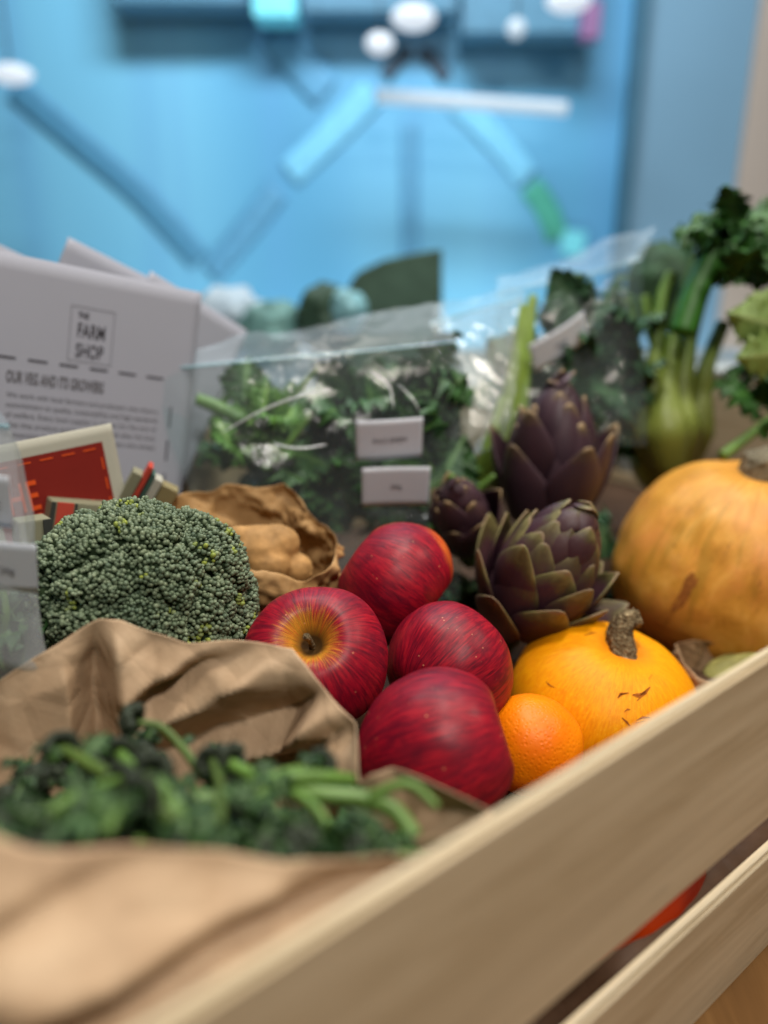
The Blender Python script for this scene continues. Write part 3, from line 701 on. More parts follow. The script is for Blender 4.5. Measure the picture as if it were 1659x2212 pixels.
gd = thing('striped_gourd', 'small yellow green ribbed gourd peeping out of the creased bag', 'gourd', c, axis_rot((.9, .2, .1)))
link('rind', mesh_np('rind', V, Fc), plain('gourd_rind', S(150, 146, 84), .6, .3, .25, 90, .2), gd)
v, f = tube_vf([(0, 0, .028), (0, .001, .036)], [.004, .003], 10); link('stem', mesh_np('stem', v, f), GSTEM, gd)

# knobbly root
c = P(556, 1196, .505); rt = thing('ginger_root', 'knobbly pale tan root inside the small crumpled bag', 'root', c)
parts = []
for (x, y, z, r, sx) in [(0, 0, .001, .019, 1.35), (.012, .002, .006, .014, 1.2), (-.027, -.006, -.003, .0095, 1.1), (.026, -.002, -.010, .011, 1), (-.010, -.004, .013, .008, 1.4), (.008, -.010, -.004, .012, 1.3), (-.036, -.006, -.006, .0065, 1)]:
    parts.append((IV*np.array([r*sx, r, r])+np.array([x, y, z]), [tuple(q) for q in IF]))
v, f = merge(parts); o = link('flesh', mesh_np('flesh', v, f), GINGER, rt); mm = o.modifiers.new('fuse', 'REMESH'); mm.mode = 'VOXEL'; mm.voxel_size = .0011; mm.use_smooth_shade = True
mm = o.modifiers.new('soft', 'SMOOTH'); mm.iterations = 8
for (x, y, z) in [(.034, -.004, -.012), (-.040, -.006, -.007)]:
    v, f = tube_vf([(x*.92, y, z), (x*1.06, y, z)], [.0045, .003], 10, .1, 4); link('knob', mesh_np('knob', v, f), GINGER, rt)

# ------------------------------------------------------------------ leaves
def leaf_mesh(L, W, ruffle, seed, teeth=.12, nt=22, ns=13, freq=9, curl=.3, notch=0):
    g2 = np.random.default_rng(seed); V = []; A = []; p1, p2 = g2.uniform(0, 6, 2)
    for j in range(nt):
        t = j/(nt-1); w_ = W*math.sin(math.pi*min(1, .06+t*.94)**.85)*(1+teeth*math.sin(t*freq*6.28+p1)+.5*teeth*math.sin(t*freq*15+p2))
        for i in range(ns):
            s = -1+2*i/(ns-1)
            z = ruffle*abs(s)**1.5*(math.sin(t*freq*4.2+p1+(1.7 if s > 0 else 0))+.6*math.sin(t*freq*9.3+p2))+ruffle*.5*g2.normal()*abs(s)-.25*W*s*s*.4
            V.append((w_*s*.5, L*t*(1-.12*curl*t), z-curl*L*t*t*.5+.0015*math.exp(-(s*5)**2))); A.append((s, t, 0))
    me = mesh_np('leaf', np.array(V), gridf(ns, nt)); attr(me, 'leaf', A); return me
KL = [leaf_mesh(.055, .05, .006, k, .16) for k in range(4)]
for me in KL: me.materials.append(KALE)
KL3 = [leaf_mesh(.05, .042, .005, 30+k, .14) for k in range(3)]
for me in KL3: me.materials.append(leafm('fresh_leaf', S(62, 104, 34), S(92, 136, 50), S(140, 172, 88)))
KL2 = [leaf_mesh(.06, .05, .0065, 10+k, .16) for k in range(4)]
for me in KL2: me.materials.append(KALE2)
def bunch(name, label, cat, region, n, meshes, stalkmat, seed, up=(0, 0, 1), group=None, scale=(.7, 1.15), nst=8):
    g2 = np.random.default_rng(seed); pts = [region(g2) for _ in range(n)]; base = sum((Vector(p) for p in pts), Vector())/n
    low = min(p[2] for p in pts); base.z = low; o = thing(name, label, cat, base, None, group)
    for p in pts:
        l = bpy.data.objects.new('leaf', meshes[g2.integers(len(meshes))]); COL.objects.link(l); l.parent = o
        l.location = Vector(p)-base; l.rotation_euler = (g2.uniform(-.2, 1.9), g2.uniform(-.9, .9), g2.uniform(0, 6.28)); s = g2.uniform(*scale); l.scale = (s, s, s)
    for k in range(nst):
        p = Vector(pts[k])-base; q = p+Vector((g2.normal()*.03, g2.normal()*.02, .02+g2.random()*.03))
        v, f = tube_vf([p, (p+q)/2+Vector((.004, 0, .003)), q], [.003, .0028, .0022], 8); link('stalk', mesh_np('stalk', v, f), stalkmat, o)
    return o
def reg(x0, x1, yt, yb, t0, t1):
    def f(g2):
        x = g2.uniform(x0, x1); y0 = np.interp(x, *yt); y = g2.uniform(y0, yb); return P(x, y, g2.uniform(t0, t1))
    return f
bunch('curly_kale', 'dark curly kale packed in the clear bag with two labels', 'kale', reg(500, 960, ([500, 560, 700, 800, 960], [985, 940, 845, 815, 800]), 1150, .635, .70), 96, KL, STALK, 41, nst=6)
bunch('curly_kale', 'pale stalked loose leaves at the left end of the labelled bag', 'kale', reg(450, 650, ([450, 650], [900, 880]), 1010, .612, .65), 24, KL3, STALK, 42, nst=4, scale=(.5, .8))
bunch('leafy_greens', 'dark blue green leaves inside the tall clear bag at the back', 'greens', reg(1090, 1360, ([1090, 1200, 1300, 1360], [800, 740, 650, 700]), 1000, .76, .84), 80, KL2, STALKD, 43, nst=5)
v, f = tube_vf([P(425, 862, .628), P(470, 880, .63), P(540, 915, .632)], [.005, .006, .005], 12)
o = thing('kale_stalk', 'thick yellow green cut stalk at the left of the labelled bag', 'stalk', P(425, 862, .628)); v = v-np.array(o.location); link('stem', mesh_np('stem', v, f), STALK, o)
l = link('leaf', KL[1], None, o, P(525, 870, .64)-P(425, 862, .628), (1.2, .2, .2)); l.scale = (.8,)*3
v, f = tube_vf([P(488, 762, .63), P(530, 752, .632), P(560, 756, .634)], [.003, .006, .004], 10)

bunch('shade_filler', 'dark leaves added as shade in the gaps round the artichokes and pumpkin', 'leaves', reg(930, 1330, ([930, 1040, 1230, 1330], [1220, 1340, 1150, 1170]), 1360, .64, .70), 50, KL2, STALKD, 49, nst=2, scale=(.5, .8))  # added filler, its dark leaves stand in for shade in the gaps
# ------------------------------------------------------------------ clear bags
def bil(c, s, t):   # corners tl, tr, br, bl
    return (c[0]*(1-s)+c[1]*s)*(1-t)+(c[3]*(1-s)+c[2]*s)*t
def clear_bag(name, label, front, thick, header, seed, mat=FILM, n=70, amp=.004, sag=.0):
    """front: (tl, tr, br, bl) world corners; header: top edge corners above the seal"""
    base = (front[2]+front[3])/2; o = thing(name, label, 'plastic bag', base)
    S_, T_ = np.meshgrid(np.linspace(0, 1, n), np.linspace(0, 1, n)); S_ = S_.ravel(); T_ = T_.ravel()
    c = [np.array(p-base) for p in front]; nrm = np.cross(c[1]-c[0], c[3]-c[0]); nrm /= np.linalg.norm(nrm)
    if nrm[1] > 0: nrm = -nrm        # toward the viewer
    Pm = (c[0]*(1-S_)[:, None]+c[1]*S_[:, None])*(1-T_)[:, None]+(c[3]*(1-S_)[:, None]+c[2]*S_[:, None])*T_[:, None]
    edge = np.clip(np.minimum(np.minimum(S_, 1-S_)/.16, np.minimum(T_/.3, (1-T_)/.12)), 0, 1); edge = np.sin(edge*math.pi/2)
    up = (c[0]+c[1]-c[2]-c[3]); up /= np.linalg.norm(up); ri = np.cross(nrm, up)
    wob = lambda Q, m: Q+up*(.0035*vnoise(Q*22+seed, 1)*m)[:, None]+ri*(.004*vnoise(Q*22+seed, 2)*m)[:, None]
    Pm = wob(Pm, np.clip(T_*6, 0, 1))
    for sgn, sd, nm in ((1, seed, 'front_film'), (-1, seed+5, 'back_film')):
        st = np.stack([S_*3, T_*3, np.full_like(S_, sd)], 1)
        d = sgn*thick*edge+amp*(folds(Pm+sd, sd, .08, 4)+.30*folds(Pm+sd*2, sd+3, .028, 5))*np.clip(edge*2+.15, 0, 1)
        V = Pm+nrm*d[:, None]; link(nm, mesh_np(nm, V, gridf(n, n)), mat, o)
    hc = [np.array(p-base) for p in header]; nh = 14
    s, t = np.meshgrid(np.linspace(0, 1, n), np.linspace(0, 1, nh)); s = s.ravel(); t = t.ravel()
    V = (hc[0]*(1-s)[:, None]+hc[1]*s[:, None])*(1-t)[:, None]+(c[0]*(1-s)[:, None]+c[1]*s[:, None])*t[:, None]
    V = V+nrm*(.004*np.sin(s*9+seed)*(1-t)+.002*folds(V, seed, .05, 3))[:, None]
    V = V+up*((.0035*vnoise(V*24+seed, 4)+.0018*vnoise(V*70+seed, 5))*(1-t))[:, None]+nrm*(.004*folds(V, seed+2, .04, 4)*(1-t))[:, None]
    link('header', mesh_np('header', V, gridf(n, nh)), FILMZ, o)
    a = [c[0]*(1-q)+c[1]*q+nrm*(.002*math.sin(q*7)) for q in np.linspace(0, 1, 9)]
    v, f = tube_vf(a, [.0011]*9, 8); link('zip_seal', mesh_np('zip_seal', v, f), film_mat('seal_plastic', .4, .6, hz=(.5, .8, .92, 1)), o)
    return o, nrm
def sticker(name, label, tl, tr, h, lines, parent_thing=None, cat='label', curl=.002, txt=.0042, group=None):
    """paper label: local x along its top edge, y up; lettering as a part"""
    ex = (tr-tl); W_ = ex.length; ex.normalize(); n = ex.cross(Vector((0, .25, -1))).normalized()
    if n.y > 0: n = -n
    ey = n.cross(ex).normalized()
    if ey.z < 0: ey = -ey
    M = Matrix((ex, ey, ex.cross(ey))).transposed().to_4x4(); M.translation = tl-ey*h
    o = thing(name, label, cat, group=group); o.matrix_world = M
    nx, ny = 16, 8; V = [(W_*i/(nx-1), h*j/(ny-1), curl*math.sin(i/(nx-1)*3.1+.3)) for j in range(ny) for i in range(nx)]
    s = link('paper', mesh_np('paper', V, gridf(nx, ny)), LABEL, o); solid(s, .0003)
    parts = []
    for (s_, y, sz) in lines:
        v, f = text_vf(s_, sz, .8, .0)
        if len(v) == 0: continue
        w_ = v[:, 0].max(); v[:, 0] += (W_-w_)/2; v[:, 1] += y
        v[:, 2] = curl*np.sin(v[:, 0]/W_*3.1+.3)+(.0007 if M.col[2].xyz.y < 0 else -.0007); parts.append((v, f))
    if parts:
        v, f = merge(parts); link('lettering', mesh_np('lettering', v, f, False), INKG, o)
    return o
C1 = [P(338, 800, .60), P(985, 738, .64), P(1000, 1300, .62), P(470, 1300, .60)]
H1 = [P(318, 768, .605), P(955, 645, .665)]
clear_bag('zip_bag', 'clear zip bag of curly kale carrying two white labels', C1, .02, H1, 3)
sticker('label', 'white paper label on the clear kale bag, upper of the two', P(768, 908, .572), P(914, 901, .577), .034, [('KALE GREEN', .0150, .0058)], curl=.0015)
sticker('label', 'white paper label on the clear kale bag, lower of the two', P(782, 1012, .574), P(930, 1008, .578), .034, [('200g', .0150, .0058)], curl=-.001)
zb = bpy.data.objects['zip_bag']; CRS = film_mat('highlight_film', .55, .9, rough=.2, hz=(.86, .9, .88, 1))  # milky film for tubes that draw bright highlights on the wrinkles
for pts in ([(480, 935, .571), (560, 890, .568), (640, 858, .568), (715, 840, .572)], [(590, 955, .57), (620, 966, .568), (660, 968, .568), (705, 960, .57)], [(860, 830, .58), (890, 860, .578), (905, 885, .578)], [(800, 800, .585), (840, 835, .582), (850, 880, .578)]):
    v, f = tube_vf([P(*p)-zb.location for p in pts], [.0003]+[.0010]*(len(pts)-2)+[.0003], 8); link('crease_highlight', mesh_np('crease_highlight', v, f), CRS, zb)
C2 = [P(1075, 640, .80), P(1385, 560, .78), P(1400, 960, .72), P(1040, 1000, .72)]
H2 = [P(1075, 600, .82), P(1418, 488, .80)]
clear_bag('zip_bag', 'tall clear bag of dark leaves with a tilted white tag', C2, .025, H2, 14, amp=.006)
sticker('label', 'tilted white tag on the tall clear bag at the back', P(1140, 745, .70), P(1262, 672, .71), .030, [('GREENS', .012, .005)], curl=.003)
C3 = [P(930, 700, .70), P(1135, 640, .76), P(1090, 960, .68), P(985, 1000, .66)]
clear_bag('plastic_pouch', 'shiny crumpled clear pouch between the two bags of greens', C3, .02, [P(940, 660, .71), P(1130, 620, .77)], 33, film_mat('shiny_film', .16, .35, rough=.16, bscale=40, hz=(.85, .85, .80, 1)), 60, .009)
# long leek like leaves standing between the bags
lk = thing('leek', 'long upright yellow green leaves between the clear bags', 'leek', P(1080, 1060, .71))
for pts, w_ in (([(1080, 1060, .71), (1110, 900, .72), (1128, 780, .735), (1152, 640, .75)], .012), ([(1060, 1040, .70), (1100, 880, .71), (1120, 760, .72), (1130, 660, .73)], .009), ([(1040, 1060, .69), (1048, 1000, .69), (1062, 950, .69), (1085, 860, .70)], .008)):
    v, f = tube_vf([P(*p)-lk.location for p in pts], [w_*.8, w_, w_*.8, w_*.35], 14); link('leaf', mesh_np('leaf', v, f), plain('leek_green', S(112, 136, 48), .5, .4, .2, 40), lk)

# left bag, close to the lens
C4 = [P(-260, 880, .34), P(60, 930, .335), P(100, 1440, .345), P(-200, 1560, .35)]
C4 = [P(-300, 900, .38), P(22, 922, .335), P(97, 1450, .345), P(-200, 1600, .36)]
clear_bag('zip_bag', 'frosted plastic bag of greens cut by the left edge of the photo', C4, .012, [P(-300, 850, .385), P(-8, 893, .338)], 52, FROST, 60, .0035)
sticker('label', 'white label on the frosted left bag, upper of its two', P(-120, 1010, .315), P(18, 1030, .318), .026, [('ORGANIC', .010, .005)], curl=.001)
sticker('label', 'white label on the frosted left bag, lower of its two', P(-60, 1160, .322), P(78, 1178, .326), .026, [('120g', .010, .005)], curl=.001)
bunch('salad', 'loose green leaves inside the frosted left bag', 'salad', reg(-200, 50, ([-200, 50], [1230, 1330]), 1480, .355, .40), 30, KL[:3], STALK, 47, scale=(.4, .7), nst=3)

# ------------------------------------------------------------------ printed leaflets
def frame_page(tl, tr, lean=.12):
    ex = (tr-tl).normalized(); up = Vector((0, lean, 1)); ey = (up-ex*up.dot(ex)).normalized(); return ex, ey, ex.cross(ey)
def sheet(name, label, cat, tl, tr, h, mat, group=None, lean=.12, th=.0003, bend=.0):
    ex, ey, n = frame_page(tl, tr, lean); W_ = (tr-tl).length
    M = Matrix((ex, ey, n)).transposed().to_4x4(); M.translation = tl-ey*h
    o = thing(name, label, cat, group=group); o.matrix_world = M
    nx, ny = 24, 20; V = [(W_*i/(nx-1), h*j/(ny-1), bend*math.sin(math.pi*i/(nx-1))) for j in range(ny) for i in range(nx)]
    s = link('paper', mesh_np('paper', V, gridf(nx, ny)), mat, o); solid(s, th); return o, W_, h
tl, tr = P(-44, 533, .518), P(436, 632, .600); hh = .215
pg, PW, PH_ = sheet('leaflet', 'printed leaflet headed with a boxed shop name, foremost of its fan', 'leaflet', tl, tr, hh, PAPER, 'fanned leaflets')
def lines_on(parent, items, mat, z=.0006, nm='lettering'):
    parts = []
    for (s, x, y, size, sx, bold, wid) in items:
        v, f = text_vf(s, size, sx, bold)
        if len(v) == 0: continue
        if wid: v[:, 0] *= wid/v[:, 0].max()
        v[:, 0] += x; v[:, 1] += y; v[:, 2] = z; parts.append((v, f))
    v, f = merge(parts); return link(nm, mesh_np(nm, v, f, False), mat, parent)
def rects(parent, rs, mat, z=.0006, nm='border'):
    if nm == 'border_print':
        for x, y, w_, h_ in rs: link('border_dash', mesh_np('border_dash', [(x, y, z), (x+w_, y, z), (x+w_, y+h_, z), (x, y+h_, z)], [(0, 1, 2, 3)], False), mat, parent)
        return
    parts = [(np.array([(x, y, z), (x+w_, y, z), (x+w_, y+h_, z), (x, y+h_, z)]), [(0, 1, 2, 3)]) for x, y, w_, h_ in rs]
    v, f = merge(parts); return link(nm, mesh_np(nm, v, f, False), mat, parent)
sx_ = PW/.17
lx = .026
lines_on(pg, [('THE', .0655, .1800, .0056, .62, .0002, .0075), ('FARM', .0655, .1665, .0140, .5, .0002, .0195), ('SHOP', .0655, .1520, .0140, .5, .0002, .0195)], INK, .0006, 'shop_name')
rects(pg, [(.0605, .1485, .0305, .0004), (.0605, .1875, .0305, .0004), (.0605, .1485, .0004, .0394), (.0906, .1485, .0004, .0394)], INKG, .0006, 'name_box')
DX0, DX1, DY = .0140, PW-.016, .1440
rects(pg, [(DX0+k*.0208, DY, .0128, .0014) for k in range(7) if DX0+k*.0208+.0128 < DX1+.004]+[(DX0-.001, DY-.012-k*.0265-.016, .0014, .016) for k in range(4)]+[(DX1, DY-.020-k*.0265-.016, .0014, .016) for k in range(4)], INK, .0006, 'border_print')
bx = DX0+.0085; bw = DX1-bx-.009
body = ['We work with local farmers and producers who share a', 'commitment to quality, sustainability and high standards', 'of welfare. Every local supplier is chosen for the care of', 'what they produce and for how they look after the land,', 'regenerative farms to smaller scale growers who always', 'put the land and soil first, every single day.']
it = [('OUR VEG AND ITS GROWERS', bx-.001, DY-.0160, .0112, .5, .0003, .066)]
for k, s in enumerate(body): it.append((s, bx, DY-.0265-k*.0070, .0050, .8, 0, bw if k < 5 else bw*.62))
it += [('When you buy from our shelves,', bx, DY-.078, .0050, .8, 0, bw*.6), ('you help growers keep their fields healthy and', bx+bw*.40, DY-.086, .0050, .8, 0, bw*.6), ('the soil alive for the people who come', bx+bw*.40, DY-.093, .0050, .8, 0, bw*.55)]
lines_on(pg, it, INKG, .0006)
for lb, a_, b_ in (('blank leaflet behind the printed one, its corner highest in the middle', (148, 512, .600), (432, 655, .66)), ('leaflet behind the printed one, its corner cut by the left edge', (-230, 420, .575), (58, 556, .615)), ('leaflet at the right end of the fan, lowest of the corners', (325, 585, .625), (535, 715, .69))):
    sheet('leaflet', lb, 'leaflet', P(*a_), P(*b_), .19, PAPER, 'fanned leaflets')

# red card
tl, tr = P(-70, 975, .455), P(240, 914, .505); cd, CW, CH = sheet('recipe_card', 'red card with orange lettering and a cream margin', 'card', tl, tr, .115, CREAM, None, .10, .0006)
rects(cd, [(.008, .006, CW-.0165, CH-.0165)], REDC, .0007, 'red_panel')
rx0, rx1, ry1 = .011, CW-.0115, CH-.0145
rects(cd, [(rx0+k*.0135, ry1, .0080, .0009) for k in range(7) if rx0+k*.0135+.008 < rx1]+[(rx1, ry1-.006-k*.0135-.008, .0009, .008) for k in range(6)], ORG, .0011, 'border_print')
lines_on(cd, [('THE', CW-.0830, CH-.0440, .0270, .5, .0003, .0290), ('ALIA', CW-.0640, CH-.0705, .0340, .6, .0006, .0500)], ORG, .0011)

def carton(name, label, cat, a, b_, h, d, mat, extra=(), lean=.05):
    ex, ey, n = frame_page(a, b_, lean); W_ = (b_-a).length
    M = Matrix((ex, ey, n)).transposed().to_4x4(); M.translation = a-ey*h
    o = thing(name, label, cat); o.matrix_world = M
    link('shell', box_mesh('shell', W_/2, h/2, -d/2, W_, h, d, .0006), mat, o)
    for nm, x0, x1, m_ in extra: link(nm, box_mesh(nm, (x0+x1)/2*W_, h/2, -.0000+.0006, (x1-x0)*W_, h*.998, .0012, .0), m_, o)
    return o
carton('box', 'olive cream carton with a coral spine behind the broccoli', 'box', P(112, 1083, .475), P(262, 1096, .50), .07, .02, OLIVE, (('dark_edge', -.001, .055, DARKC), ('coral_spine', .08, .31, CORAL), ('dark_edge', .33, .36, DARKC)))
carton('box', 'short pale carton beside the coral spined one', 'box', P(40, 1130, .44), P(112, 1120, .452), .05, .015, OLIVE, (('dark_edge', .72, .98, DARKC),))
bk = thing('booklet', 'tilted folded booklet with red and teal edges behind the paper bag', 'booklet')
bk.matrix_world = Matrix.Translation(P(300, 1110, .53)) @ Euler((.1, .55, .3)).to_matrix().to_4x4()
for nm, x, w_, h_, m_ in (('page', -.014, .007, .058, OLIVE), ('red_edge', -.0085, .0035, .066, CORAL), ('teal_edge', -.0045, .0028, .062, TEAL), ('page', .0, .006, .060, CREAM), ('cover', .0095, .012, .058, plain('cover_olive', S(138, 126, 88)))):
    link(nm, box_mesh(nm, x, 0, h_/2-.03, w_-.0003, .012, h_, .0004), m_, bk)

# ------------------------------------------------------------------ sprouting broccoli in the front bag
g = np.random.default_rng(19)
CL = [leaf_mesh(.030, .024, .0045, 60+k, .24, 20, 11, 6, .7) for k in range(3)]
for me, mm_ in zip(CL, (BLEAF, leafm('sprout_leaf', S(44, 72, 38), S(74, 108, 56), S(122, 150, 92)), BLEAF)): me.materials.append(mm_)
def bud_cloud(n, R, seed):
    g2 = np.random.default_rng(seed); d = g2.normal(size=(n, 3)); d /= np.linalg.norm(d, axis=1)[:, None]; d[:, 2] = np.abs(d[:, 2])*.8+.1
    C = d*R*(.8+.3*g2.random(n))[:, None]; r = .0013+.0009*g2.random(n); B, T = IV0, IF0
    V = (C[:, None]+B[None]*r[:, None, None]).reshape(-1, 3); T = (T[None]+(np.arange(n)*len(B))[:, None, None]).reshape(-1, 3); me = fast_mesh('bud_cluster', V, T); me.materials.append(SPURP); return me
BCl = [bud_cloud(90, .0052, k) for k in range(3)]
def sprout(label, pts, r0, leaves, seed, mat=STALK, buds=True, branch=(), up=.004):
    pts = [p+Vector((0, 0, up)) for p in pts]; branch = [[p+Vector((0, 0, up)) for p in q] for q in branch]
    g2 = np.random.default_rng(seed); o = thing('sprouting_broccoli', label, 'sprouting broccoli', pts[0], None, 'sprouting broccoli stems in the big bag')
    n = len(pts); v, f = tube_vf([p-pts[0] for p in pts], [r0*(1.0-.25*i/(n-1)) for i in range(n)], 12, .06, 5); link('stalk', mesh_np('stalk', v, f), mat, o)
    if buds:
        b_ = bpy.data.objects.new('bud_cluster', BCl[g2.integers(3)]); COL.objects.link(b_); b_.parent = o; b_.location = pts[-1]-pts[0]
        dirn = (pts[-1]-pts[-2]).normalized(); b_.rotation_euler = axis_rot(dirn); s = g2.uniform(.8, 1.25); b_.scale = (s, s, s)
    for q in branch:
        v, f = tube_vf([p-pts[0] for p in q], [r0*.55, r0*.5, r0*.4], 10); link('side_shoot', mesh_np('side_shoot', v, f), mat, o)
    for k in range(leaves):
        l = bpy.data.objects.new('leaf', CL[g2.integers(3)]); COL.objects.link(l); l.parent = o
        l.location = (pts[g2.integers(0, n)]-pts[0])+Vector((g2.normal()*.002, g2.normal()*.002, .001)); l.rotation_euler = (g2.uniform(-.3, 1.2), g2.uniform(-.7, .7), g2.uniform(0, 6.28)); s = g2.uniform(.22, .5); l.scale = (s, s, s)
    return o
sprout('thick bright green stem lying foremost across the bag mouth', [P(895, 1830, .250), P(850, 1770, .255), (P(780, 1745, .258)), P(680, 1735, .258), P(590, 1715, .262), P(500, 1672, .275)], .0032, 3, 1, branch=([P(800, 1742, .256), P(880, 1715, .255), P(945, 1765, .25)], [P(640, 1735, .255), P(685, 1770, .247), P(715, 1815, .24)]))
sprout('bright green stem ending in a blunt pale cut at mid bag', [P(420, 1750, .250), P(500, 1742, .252), P(600, 1706, .256), P(700, 1700, .262), P(760, 1706, .27)], .0031, 3, 2, buds=False)
sprout('arching pale green stem at the left of the bright ones', [P(392, 1790, .235), P(350, 1725, .245), P(290, 1680, .26), P(262, 1650, .27)], .0027, 4, 3)
sprout('long olive stem arching beside the leftmost buds', [P(380, 1800, .232), P(330, 1750, .24), P(250, 1705, .25), P(175, 1660, .262), P(140, 1640, .27)], .0025, 4, 4, STALKD)
sprout('thin curved stem leaning on the rear paper fold', [P(440, 1700, .28), P(400, 1640, .29), P(350, 1590, .295), P(300, 1580, .295)], .0018, 3, 5, STALKD)
for nm, q in (('slender stem lying across the left of the heap', [(80, 1800, .215), (160, 1740, .225), (260, 1700, .245)]), ('slender stem crossing under the arching pale stem', [(200, 1810, .213), (250, 1760, .225), (330, 1690, .25)]), ('thin pale stem pointing at the rear fold in mid bag', [(470, 1800, .222), (480, 1730, .24), (460, 1660, .27)]), ('thin stem bent over the blunt cut stem', [(560, 1740, .245), (600, 1690, .255), (690, 1670, .27)]), ('short yellowish stem end at the front left', [(235, 1820, .207), (255, 1780, .212), (300, 1740, .22)])):
    sprout(nm, [P(*p) for p in q], .0017, 4, len(nm), STALKD if len(nm) % 2 else STALK, up=.003)
names = ['short stem with dark buds near the left edge of the bag', 'short stem with dark buds just right of the leftmost buds', 'pale stem end poking up at the left front of the bag', 'stem with grey green buds under the arching stems', 'stem with dark leaves behind the arching pale stem', 'leafy stem directly behind the bright cut stem', 'curly leaved stem at the front rim centre', 'dark budded stem in the rear left shade', 'dark budded stem against the rear paper wall', 'small leafy stem beneath the thick bright stem', 'bud head half sunk at the front left rim', 'dark leafed stem near the right front rim', 'stem with yellowish buds high at the rear', 'thin dark stem below the rear paper fold', 'stem with broad leaves in the middle of the heap', 'loose bud head between middle and front rim', 'leafy stem in the shade of the left rear corner', 'pale budded stem cut by the left edge of the photo', 'dark leafed stem low against the left rear paper wall', 'small bud head between the arching stems and the rear wall']
spots = [(60, 1740, .235), (130, 1770, .225), (240, 1770, .22), (190, 1720, .245), (300, 1660, .268), (520, 1680, .275), (560, 1800, .228), (60, 1650, .29), (200, 1630, .30), (650, 1790, .235), (60, 1800, .212), (780, 1800, .235), (290, 1600, .30), (480, 1640, .30), (440, 1740, .245), (400, 1800, .222), (10, 1690, .28), (-10, 1750, .235), (110, 1630, .305), (230, 1680, .275)]
for nm, (x, y, t) in zip(names, spots):
    e = P(x, y, t); e.z -= .004; dx = g.uniform(-.02, .02); s0 = e+Vector((dx, g.uniform(.012, .03), -.035)); mid = (e+s0)/2+Vector((g.uniform(-.006, .006), 0, .004))
    sprout(nm, [s0, mid, e], .0018, 12, g.integers(1000), STALK if g.random() > .5 else STALKD, up=-.004)
# dark bed of leaves deeper in the bag
bed = thing('broccoli_greens', 'dark bed of broccoli leaves filling the big paper bag', 'greens', P(400, 1800, .27))
g = np.random.default_rng(5)
for k in range(98):
    x = g.uniform(-220, 850); yy = g.uniform(0, 1); p = P(x, 1690+110*yy, .30-.085*yy); p.z -= .021+.01*g.random()
    l = bpy.data.objects.new('leaf', CL[g.integers(3)]); COL.objects.link(l); l.parent = bed; l.location = p-bed.location; l.rotation_euler = (g.uniform(-.4, .9), g.uniform(-.7, .7), g.uniform(0, 6.28)); s = g.uniform(.8, 1.45); l.scale = (s, s, s)

# ------------------------------------------------------------------ fennel, celery leaves
fo = thing('fennel', 'yellow green fennel bulb with upright stalks behind the pumpkin', 'fennel', P(1440, 1010, .80))
def loc(p): return P(*p)-fo.location
FM = MT('fennel_skin', .45, .4); zc = FM.sep(FM.obj())[2]; fn = FM.noise(FM.map(FM.obj(), (1, 1, .25)), 160, 3)
FM.col(FM.mix(FM.ma('MULTIPLY', fn, .5), FM.ramp(FM.ma('MULTIPLY', zc, 4.0), [(.0, S(132, 136, 66)), (.35, S(134, 148, 66)), (.55, S(98, 132, 44)), (1.0, S(78, 118, 38))]), S(70, 92, 30))); FENM = FM.m
FENS = []
for k, (pts, r0, r1) in enumerate([
    ([(1420, 1000, .80), (1392, 930, .80), (1388, 850, .80), (1368, 740, .80), (1356, 640, .80)], .020, .006),
    ([(1430, 1000, .79), (1412, 930, .78), (1412, 850, .78), (1418, 740, .785), (1430, 640, .79), (1452, 590, .79)], .022, .006),
    ([(1445, 1005, .78), (1440, 930, .765), (1440, 860, .77), (1455, 740, .78), (1478, 630, .79), (1508, 560, .79)], .024, .006),
    ([(1462, 1005, .785), (1468, 930, .775), (1470, 860, .78), (1488, 740, .785), (1515, 640, .79), (1545, 560, .79)], .023, .007),
    ([(1478, 1000, .80), (1500, 930, .79), (1515, 850, .79), (1530, 780, .79), (1562, 700, .80)], .020, .007),
    ([(1450, 1000, .815), (1450, 900, .82), (1440, 780, .82), (1400, 690, .82), (1390, 640, .82)], .024, .006)]):
    n = len(pts); rr = [r0*.7, r0*1.0, r0*.55]+[r1]*(n-3)
    if n > 4: rr[3] = r1*1.1
    v, f = tube_vf([loc(p) for p in pts], rr, 18, .05, 7)
    link('stalk', mesh_np('stalk', v, f), FENM, fo)
V, Fc, mer = revolve(lambda t: .034*np.sin(t)**.8, lambda t, r: .045*np.cos(t), 48, 30, .05, 7, 3); link('bulb', mesh_np('bulb', V, Fc), FENM, fo, (0, .012, .015))
CLF = [leaf_mesh(.06, .06, .006, 80+k, .22, 26, 15, 5, .5) for k in range(3)]
for me in CLF: me.materials.append(GLEAF)
ce = thing('celery', 'dark green celery leaves on a thick stalk at the right edge', 'celery', P(1480, 700, .74))
v, f = tube_vf([P(*p)-ce.location for p in [(1475, 720, .74), (1510, 620, .74), (1550, 530, .74), (1575, 485, .74)]], [.012, .0125, .010, .007], 14, .08, 5); link('stalk', mesh_np('stalk', v, f), plain('celery_stalk', S(52, 104, 34), .45, .4, .2, 40), ce)
g = np.random.default_rng(12)
for k in range(62):
    y = g.uniform(470, 610); x = g.uniform(1560-(y-450)*.15, 1700); l = link('leaf', CLF[g.integers(3)], None, ce, P(x, y, g.uniform(.70, .78))-ce.location, (g.uniform(.2, 2), g.uniform(-.9, .9), g.uniform(0, 6.28))); s = g.uniform(.45, .85); l.scale = (s, s, s)
ce2 = thing('celery', 'celery sprig with pale leaf above dark ones at the right edge', 'celery', P(1640, 960, .70))
v, f = tube_vf([P(*p)-ce2.location for p in [(1560, 985, .68), (1620, 940, .69), (1700, 880, .70)]], [.005, .0045, .004], 10); link('stalk', mesh_np('stalk', v, f), STALK, ce2)
